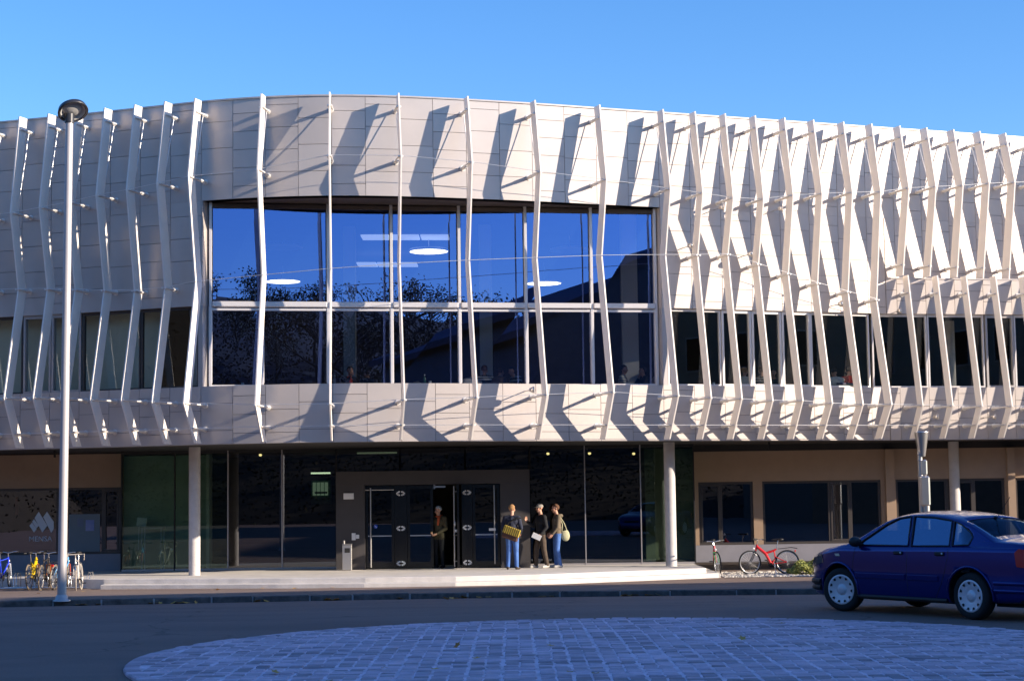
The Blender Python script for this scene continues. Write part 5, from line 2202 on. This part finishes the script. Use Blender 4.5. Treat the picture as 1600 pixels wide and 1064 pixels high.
    zi = {z: i for i, z in enumerate(zones)}
    hem = P['pel'].z + C.get('hem', -.02)
    for p in me.polygons:
        c = p.center
        best, bz = 9, 'top'
        for z, a, ra, d2, rb in caps:
            q = dist_cap(c, a, ra, d2, rb)
            if q < best:
                best, bz = q, z
        if bz in ('hips', 'leg') and c.z > hem and not seated:
            bz = 'top'
        elif bz == 'top' and c.z < hem and not seated:
            bz = 'hips'
        if stripes and bz in ('top', 'arm') and stripes(c - P['pel']):
            bz = 'stripe'
        p.material_index = zi[bz]
        p.use_smooth = True
    me.update()
    tag(o, label, 'person', group)
    o.location = loc
    o.rotation_euler = (0, 0, rz)
    # face
    f = MB()
    for s in (-1, 1):
        f.ell(hp(s * .031, -.082, .012), (.013, .008, .009), 8, 6, m=HM)
        f.box(hp(s * .032, -.088, .034), (.03, .012, .007), rot=HM)
    lbuild(f, 'eyes', M['eye'], o)
    f = MB()
    f.ell(hp(0, -.086, -.055), (.024, .01, .007), 8, 6, m=HM)
    lbuild(f, 'mouth', M['lip'], o)
    if hair:
        kind, hm_ = hair
        f = MB()
        rr = random.Random(int(loc[0] * 100) % 97)
        if kind == 'cap':
            f.ell(hp(0, .005, .035), (.096, .106, .098), 20, 9, m=HM, z0=-.12)
            f.lathe([(.001, 0), (.06, .004), (.085, .0), (.001, -.006)], hp(0, -.095, .045), 16, m=HM @ Matrix.Rotation(R_(8), 3, 'X'))
            lbuild(f, 'cap', hm_, o)
        else:
            vs, fs = [], []
            n, k = 26, 12
            for i in range(k + 1):
                ph = math.pi / 2 - (math.pi * (.5 + (.16 if kind == 'short' else .24))) * i / k
                for j in range(n):
                    th = 2 * math.pi * j / n
                    back = (math.sin(th) + 1) / 2          # 1 at the back of the head
                    r = 1.0 + rr.gauss(0, .018) + .04 * math.sin(th * 5 + ph * 4) * (kind != 'short')
                    pe = ph if back > .42 or ph > .33 else max(ph, .33 + .1 * (1 - back))
                    vs.append(hp(.090 * r * math.cos(pe) * math.cos(th), .012 + (.101 * r) * math.cos(pe) * math.sin(th), .034 + .098 * r * math.sin(pe)))
            for i in range(k):
                for j in range(n):
                    fs.append((i * n + j, i * n + (j + 1) % n, (i + 1) * n + (j + 1) % n, (i + 1) * n + j))
            f.add(vs, fs, 0, True)
            lbuild(f, 'hair', hm_, o)
    return o, P


SG = 'people standing by the entrance'
H_bl, H_dk, H_br, H_gr = cl('sandy_hair', (.35, .19, .08)), cl('dark_hair', (.03, .02, .015)), cl('brown_hair', (.11, .05, .025)), cl('grey_hair', (.62, .60, .55))
jeans = cl('blue_jeans', (.07, .16, .42), var=.3, vs=5)
navy = cl('navy_jacket', (.022, .026, .048))
blackc = cl('black_cloth', (.012, .012, .014))
darkbr = cl('dark_brown_trousers', (.075, .052, .036), var=.25)
olive = cl('olive_jacket', (.075, .060, .030))
hood = cl('brown_hooded_top', (.15, .115, .075))
shoe_w = cl('pale_shoes', (.5, .47, .42))
shoe_d = cl('dark_shoes', (.05, .035, .025))


def gplat(px, py):
    q = atz(px, py, Z_PLAT)
    return Vector((q.x, q.y, Z_PLAT))


# 1: back turned, striped messenger bag
pA = gplat(801, 889.5)
oA, PA = person(pA, R_(168), 'man with his back turned in navy jacket and blue jeans', SG,
                {'wrL': (.13, -.20, 1.02), 'elL': (.27, .02, 1.13), 'elR': (-.26, .03, 1.13), 'wrR': (-.20, -.16, .98), 'anL': (.12, .04, .085), 'anR': (-.12, .02, .085), 'toL': (.16, -.12, .035), 'toR': (-.16, -.14, .035), 'hed': (0, -.015, 1.65)},
                {'top': navy, 'leg': jeans, 'shoe': shoe_d, 'skin': M['skin'], 'hem': .03}, ('short', H_bl), bulk=1.10, flare=1.12, head_turn=R_(-14))
# 2: capped man with a sheet of paper
pB = gplat(846, 887)
oB, PB = person(pB, R_(-62), 'man in black jacket and grey cap raising one hand', SG,
                {'elR': (-.26, -.10, 1.16), 'wrR': (-.22, -.33, 1.30), 'hdR': (.1, -.3, .9), 'elL': (.25, .04, 1.13), 'wrL': (.20, -.13, .93), 'anR': (-.13, -.10, .085), 'toR': (-.16, -.25, .035), 'knR': (-.12, -.09, .5), 'anL': (.11, .12, .085), 'toL': (.14, -.03, .035), 'knL': (.11, .03, .5), 'hed': (0, -.03, 1.66)},
                {'top': blackc, 'leg': darkbr, 'shoe': shoe_w, 'skin': M['skin'], 'hem': -.03}, ('cap', cl('grey_cap', (.30, .27, .23))), bulk=1.10, flare=1.18, head_turn=R_(-8), head_tilt=R_(6))
# 3: hooded top and pale shoulder bag
pC = gplat(871, 886.5)
oC, PC = person(pC, R_(-78), 'man in brown hooded top and jeans with brown hair', SG,
                {'elL': (.24, -.03, 1.13), 'wrL': (.20, -.18, .93), 'elR': (-.24, .02, 1.13), 'wrR': (-.20, -.15, .95), 'hed': (0, -.03, 1.64), 'anL': (.10, .06, .085), 'anR': (-.10, -.01, .085), 'toL': (.12, -.10, .035), 'toR': (-.12, -.18, .035)},
                {'top': hood, 'leg': jeans, 'shoe': shoe_w, 'skin': M['skin'], 'hem': .0}, ('long', H_br), bulk=1.06, flare=1.08, head_tilt=R_(3))
f = MB()
f.tube([PC['nek'] + Vector((x, y, z)) for x, y, z in ((.09, -.05, -.06), (.11, .06, -.02), (.0, .12, -.03), (-.11, .06, -.02), (-.09, -.05, -.06))], [.03, .045, .055, .045, .03], 10)
lbuild(f, 'hood', hood, oC)
# 4: grey haired man coming out of the door
pD = gplat(686.5, 887.5)
pD.y = YP + .28
pD.x = at(686.5, 880, pD.y).x
oD, PD = person(pD, R_(-28), 'grey haired man in olive jacket and orange scarf in the open doorway', SG,
                {'elR': (-.25, -.03, 1.13), 'wrR': (-.10, -.24, 1.00), 'elL': (.24, -.02, 1.12), 'wrL': (.06, -.24, .97), 'hed': (0, -.03, 1.63)},
                {'top': olive, 'leg': blackc, 'shoe': blackc, 'skin': M['skin'], 'hem': -.14}, ('short', H_gr), bulk=1.12, head_turn=R_(-35), head_tilt=R_(10))
scf = cl('orange_scarf', (.55, .10, .03))
f = MB()
n_ = PD['nek']
ring = [n_ + Vector((.085 * math.cos(a), .01 + .08 * math.sin(a), .0 + .015 * math.sin(a))) for a in [2 * math.pi * i / 16 for i in range(16)]]
f.tube(ring, .033, 8, closed=True)
f.tube([n_ + Vector((.05, -.09, -.02)), n_ + Vector((.06, -.135, -.12)), n_ + Vector((.05, -.15, -.26))], [.035, .04, .03], 8)
lbuild(f, 'scarf', scf, oD)
for o in (oA, oB, oC, oD):
    o.scale = (1, 1, 1)
# things they carry
bagm = bpy.data.materials.new('striped_bag_cloth')
bagm.use_nodes = True
n, l = bagm.node_tree.nodes, bagm.node_tree.links
tc = n.new('ShaderNodeTexCoord')
wv = n.new('ShaderNodeTexWave')
wv.inputs['Scale'].default_value = 5.5
wv.bands_direction = 'X'
wv.inputs['Distortion'].default_value = .3
rp_ = n.new('ShaderNodeValToRGB')
rp_.color_ramp.interpolation = 'CONSTANT'
rp_.color_ramp.elements[0].color = (.46, .33, .04, 1)
rp_.color_ramp.elements[1].color = (.12, .08, .02, 1)
rp_.color_ramp.elements[1].position = .55
l.new(tc.outputs['Object'], wv.inputs['Vector'])
l.new(wv.outputs[0], rp_.inputs[0])
l.new(rp_.outputs[0], n['Principled BSDF'].inputs['Base Color'])
n['Principled BSDF'].inputs['Roughness'].default_value = .8
RA = Matrix.Rotation(R_(168), 3, 'Z')
bc = pA + RA @ Vector((-.03, .185, 1.03))
BAG = thing('messenger_bag', bc, 'yellow and brown striped messenger bag on the back of the man in navy', 'bag', rz=R_(-12))
BAG.rotation_euler = (0, R_(20), R_(-12))
f = MB()
f.box((0, 0, -.07), (.45, .12, .30), ch=.03)
lbuild(f, 'bag_body', cl('brown_bag', (.10, .045, .03)), BAG)
f = MB()
f.box((0, -.048, .02), (.48, .06, .22), ch=.02)
lbuild(f, 'flap', bagm, BAG)
f = MB()
f.tube([(-.20, .0, .05), (-.17, .03, .20), (-.05, .0, .36), (.10, .07, .44)], .018, 6)
f.tube([(.20, .0, .05), (.21, .10, .16)], .018, 6)
lbuild(f, 'strap', blackc, BAG)
RC = Matrix.Rotation(R_(-78), 3, 'Z')
bc = pC + RC @ Vector((.07, .22, .90))
SB = thing('shoulder_bag', bc, 'pale cloth shoulder bag hanging behind the man in brown', 'bag', rz=R_(10))
f = MB()
pale = cl('pale_bag_cloth', (.42, .40, .25))
f.ell((0, 0, 0), (.13, .07, .17), 16, 10, m=Matrix.Rotation(R_(-12), 3, 'Y'), z1=.75)
f.tube([(-.10, 0, .06), (-.08, -.02, .30), (-.16, -.05, .52)], .014, 6)
f.tube([(.06, 0, .10), (-.02, .0, .32), (-.14, .0, .52)], .014, 6)
lbuild(f, 'bag_body', pale, SB)
RB = Matrix.Rotation(R_(-62), 3, 'Z')
hb_ = pB + RB @ (PB['wrL'] + Vector((.0, -.06, -.05)))
f = MB()
rot = Matrix.Rotation(R_(25), 3, 'Y') @ Matrix.Rotation(R_(10), 3, 'X')
f.box(hb_ + Vector((-.05, -.06, .0)), (.26, .012, .15), rot=rot)
tag(f.build('paper_sheet', M['white'], loc=hb_), 'white folded paper held low by the man in the cap', 'paper')
# ------------------------------------------------------------------ upstairs: tables, chairs and sitters
FZ = 4.0
M['chairm'] = mat('violet_chair', (0.09, 0.08, 0.13), 0.5)
M['tabletop'] = mat('dark_green_table', (0.03, 0.05, 0.045), 0.4)
SITG = 'people sitting behind the upper windows'
chair0 = thing('cafe_chair', (0, 0, FZ), 'dark shell chair with steel legs under a sitter upstairs', 'chair', 'cafe chairs upstairs')
f = MB()
f.box((0, 0, .45), (.42, .42, .035), ch=.012)
lbuild(f, 'seat', M['chairm'], chair0)
f = MB()
vs = []
for i in range(9):
    a = R_(-62 + 124 * i / 8)
    for z in (.55, .70, .86):
        vs.append((.27 * math.sin(a) * (1 if z < .8 else .8), -.03 + .25 * math.cos(a), z))
f.add(vs, [(i * 3 + j, (i + 1) * 3 + j, (i + 1) * 3 + j + 1, i * 3 + j + 1) for i in range(8) for j in range(2)], 0, True)
br = lbuild(f, 'backrest', M['chairm'], chair0)
sd = br.modifiers.new('t', 'SOLIDIFY')
sd.thickness = .02
for sx in (-1, 1):
    for sy in (-1, 1):
        f = MB()
        f.tube([(sx * .17, sy * .17, .44), (sx * .21, sy * .21, 0)], .012, 6)
        lbuild(f, 'leg', M['chrome'], chair0)
used = [0]


def chair(x, y, rz):
    o = chair0 if not used[0] else copy_tree(chair0)
    used[0] = 1
    o.location = (x, y, FZ)
    o.rotation_euler = (0, 0, rz)
    return o


def sit(px, py, Y, rz, label, top, hairk, stripes=None, smat=None, lean=0.0, twist=0.0, turn=0.0, tilt=0.0, arms=None, dz=0.0):
    """sitter whose head centre is seen at this pixel"""
    h = at(px, py, Y)
    s, c = math.sin(lean), math.cos(lean)

    def lp(x, y, z):          # rotate the upper body forward about the hips
        z0 = .55
        return (x, -(z - z0) * s + y * c, z0 + (z - z0) * c + y * s)
    J = {'pel': (0, 0, .55), 'wai': lp(0, 0, .72), 'che': lp(0, 0, .92), 'nek': lp(0, .01, 1.08), 'hed': lp(0, -.02, 1.24),
         'shL': lp(.185, .01, 1.01), 'shR': lp(-.185, .01, 1.01), 'elL': lp(.25, -.12, .80), 'elR': lp(-.25, -.12, .80),
         'wrL': (.14, -.40 - s * .2, .80), 'wrR': (-.14, -.40 - s * .2, .80), 'hiL': (.09, 0, .54), 'hiR': (-.09, 0, .54),
         'knL': (.11, -.44, .52), 'knR': (-.11, -.44, .52), 'anL': (.11, -.42, .085), 'anR': (-.11, -.42, .085), 'toL': (.12, -.58, .035), 'toR': (-.12, -.58, .035)}
    J.update(arms or {})
    C_ = {'top': top, 'leg': blackc, 'shoe': shoe_d, 'skin': M['skin']}
    if smat:
        C_['stripe'] = smat
    hl = Matrix.Rotation(rz, 3, 'Z') @ Vector(J['hed'])
    x, y = h.x - hl.x, h.y - hl.y
    o, P_ = person((x, y, FZ), rz, label, SITG, J, C_, hairk, voxel=.018, bulk=1.08, seated=True, stripes=stripes, head_turn=turn, head_tilt=tilt, hands=True)
    chair(x, y, rz)
    return o


whitec = cl('white_cloth', (.6, .6, .58))
greyb = cl('slate_jumper', (.05, .055, .08))
brownj = cl('brown_jacket', (.10, .07, .05))
greens = cl('grey_green_cloth', (.30, .36, .33))
redc = cl('red_shirt', (.50, .02, .015))
pal = cl('pale_shirt', (.42, .42, .40))
sit(547, 577, 48.6, R_(25), 'sitter with red scarf and hand at the chin behind the tall window', blackc, ('short', H_dk), arms={'wrR': (-.05, -.20, 1.08), 'elR': (-.22, -.26, .86)}, stripes=lambda c: abs(c.x - .02 + c.z * .1) < .05 and c.y < -.02, smat=cl('red_scarf', (.45, .04, .02)))
sit(574, 574, 49.2, R_(200), 'sitter in slate jumper bent over the table with the back turned', greyb, ('short', H_br), lean=.38, turn=R_(30), tilt=R_(18))
sit(757, 567, 48.9, R_(178), 'sitter in black top with white shoulder stripes', blackc, ('short', H_br), stripes=lambda c: .40 < c.z < .44 or .465 < c.z < .50, smat=whitec, turn=R_(-25))
sit(782, 568, 48.9, R_(150), 'sitter in brown jacket leaning to the right of the striped one', brownj, ('short', H_br), lean=.45, turn=R_(-15))
sit(800, 573, 48.7, R_(-60), 'sitter in grey green striped shirt leaning left over the table', blackc, ('short', H_dk), lean=.40, stripes=lambda c: (c.z * 9) % 1 < .5, smat=greens, tilt=R_(12))
sit(975, 577, 49.5, R_(75), 'dark haired sitter in pale striped shirt facing right', pal, ('short', H_dk), stripes=lambda c: (c.z * 14) % 1 < .4, smat=cl('blue_stripe', (.13, .16, .22)), lean=.05)
sit(1004, 584, 50.0, R_(-80), 'long haired sitter facing left at the right end of the tall window', blackc, ('long', H_br), lean=.15, arms={'wrR': (-.1, -.22, 1.02), 'elR': (-.2, -.3, .82)}, stripes=lambda c: False)
sit(1028, 567, 50.2, R_(80), 'sitter in beige shirt reaching right past the window frame', cl('beige_shirt', (.30, .26, .21)), ('short', H_dk), lean=.28, arms={'wrL': (.10, -.72, .84), 'elL': (.2, -.46, .92)})
sit(1163, 574, 51.0, R_(140), 'fair haired sitter in white blouse behind the right hand windows', whitec, ('long', H_bl), lean=.1)
sit(1190, 573, 51.0, R_(185), 'sitter in black shirt with thin white stripes behind the opening sash', blackc, ('short', H_br), stripes=lambda c: (c.z * 15) % 1 < .3, smat=whitec)
sit(1208, 578, 51.8, R_(-10), 'sitter in black facing the street next to the striped shirt', blackc, ('short', H_dk), lean=.1)
sit(1303, 572, 51.2, R_(205), 'sitter in white shirt bowing to the left, back turned', whitec, ('short', H_dk), lean=.42, tilt=R_(25))
sit(1326, 572, 51.3, R_(165), 'sitter in red shirt with the back turned', redc, ('short', H_dk), lean=.25, tilt=R_(12))

TG = 'dark tables behind the upper windows'


def table(px0, px1, Y, label):
    a, b = at(px0, 595, Y), at(px1, 595, Y)
    t = thing('cafe_table', ((a.x + b.x) / 2, Y, FZ), label, 'table', TG)
    L = b.x - a.x
    f = MB()
    f.box((0, 0, .75), (L, .75, .04), ch=.008)
    lbuild(f, 'table_top', M['tabletop'], t)
    for sx in (-1, 1):
        for sy in (-1, 1):
            f = MB()
            f.tube([(sx * (L / 2 - .08), sy * .3, .73), (sx * (L / 2 - .08), sy * .3, 0)], .02, 6)
            lbuild(f, 'leg', M['chrome'], t)
    return t


table(366, 412, 47.6, 'dark table at the left end of the tall window')
table(520, 592, 47.75, 'dark table in front of the sitter with the red scarf')
table(655, 716, 48.0, 'dark table carrying a green bottle')
table(735, 812, 48.05, 'dark table littered with papers before the three leaning sitters')
table(968, 1022, 49.0, 'dark table beside the dark haired sitter in stripes')
table(1046, 1116, 50.2, 'dark table with a yellow plate')
table(1160, 1225, 50.3, 'dark table in front of the thin striped shirt')
table(1275, 1345, 50.5, 'dark table between the white and the red shirt')


def bottle(px, Y, col, label):
    p = at(px, 595, Y)
    z = FZ + .77
    b = thing('bottle', (p.x, Y, z), label, 'bottle')
    f = MB()
    f.lathe([(.001, 0), (.036, .0), (.037, .17), (.014, .23), (.014, .27), (.001, .27)], (0, 0, 0), 14)
    lbuild(f, 'bottle_body', mat('bottle_glass', col, .2), b)
    f = MB()
    f.lathe([(.016, .265), (.016, .295), (.001, .295)], (0, 0, 0), 10)
    lbuild(f, 'cap', M['white'], b)


bottle(523, 47.6, (.25, .27, .24), 'clear bottle at the left end of the table with the scarfed sitter')
bottle(663.5, 47.9, (.04, .16, .10), 'green bottle on the dark table behind the tall window')


def heap(name, px, py, Y, r, m, label, cat, seed):
    p = at(px, py, Y)
    z = FZ + .77
    rr = random.Random(seed)
    f = MB()
    vs, n, k = [], 18, 7
    for i in range(k + 1):
        ph = math.pi / 2 * i / k
        for j in range(n):
            th = 2 * math.pi * j / n
            q = 1 + .22 * math.sin(3 * th + i) + rr.gauss(0, .09)
            vs.append((r[0] * q * math.cos(ph) * math.cos(th), r[1] * q * math.cos(ph) * math.sin(th), r[2] * math.sin(ph) * (1 + rr.gauss(0, .08))))
    f.add(vs, [(i * n + j, i * n + (j + 1) % n, (i + 1) * n + (j + 1) % n, (i + 1) * n + j) for i in range(k) for j in range(n)], 0, True)
    o = f.build(name, m)
    o.location = (p.x, Y, z)
    tag(o, label, cat)


heap('white_jacket', 735, 596, 47.75, (.26, .2, .17), whitec, 'crumpled white jacket on the table end behind a fin', 'jacket', 1)
heap('paper_bag', 651, 596, 47.75, (.12, .1, .10), cl('crumpled_bag', (.35, .28, .18), var=.4), 'crumpled paper bag beside the green bottle', 'paper bag', 2)
heap('plate_of_food', 1080, 596, 50.0, (.11, .11, .05), cl('yellow_food', (.6, .36, .08)), 'yellow dish of food at the tip of the reaching arm', 'plate', 3)
for px, Y, lab in ((672, 47.8, 'pale paper cup right of the green bottle'), (379, 47.5, 'white paper cup on the leftmost table'), (1115, 50.1, 'white cup at the right end of the table with the yellow dish')):
    p = at(px, 595, Y)
    f = MB()
    f.lathe([(.001, 0), (.03, 0), (.042, .11), (.038, .11), (.028, .006), (.001, .006)], (0, 0, 0), 16)
    o = f.build('paper_cup', M['white'])
    o.location = (p.x, Y, FZ + .77)
    tag(o, lab, 'cup')
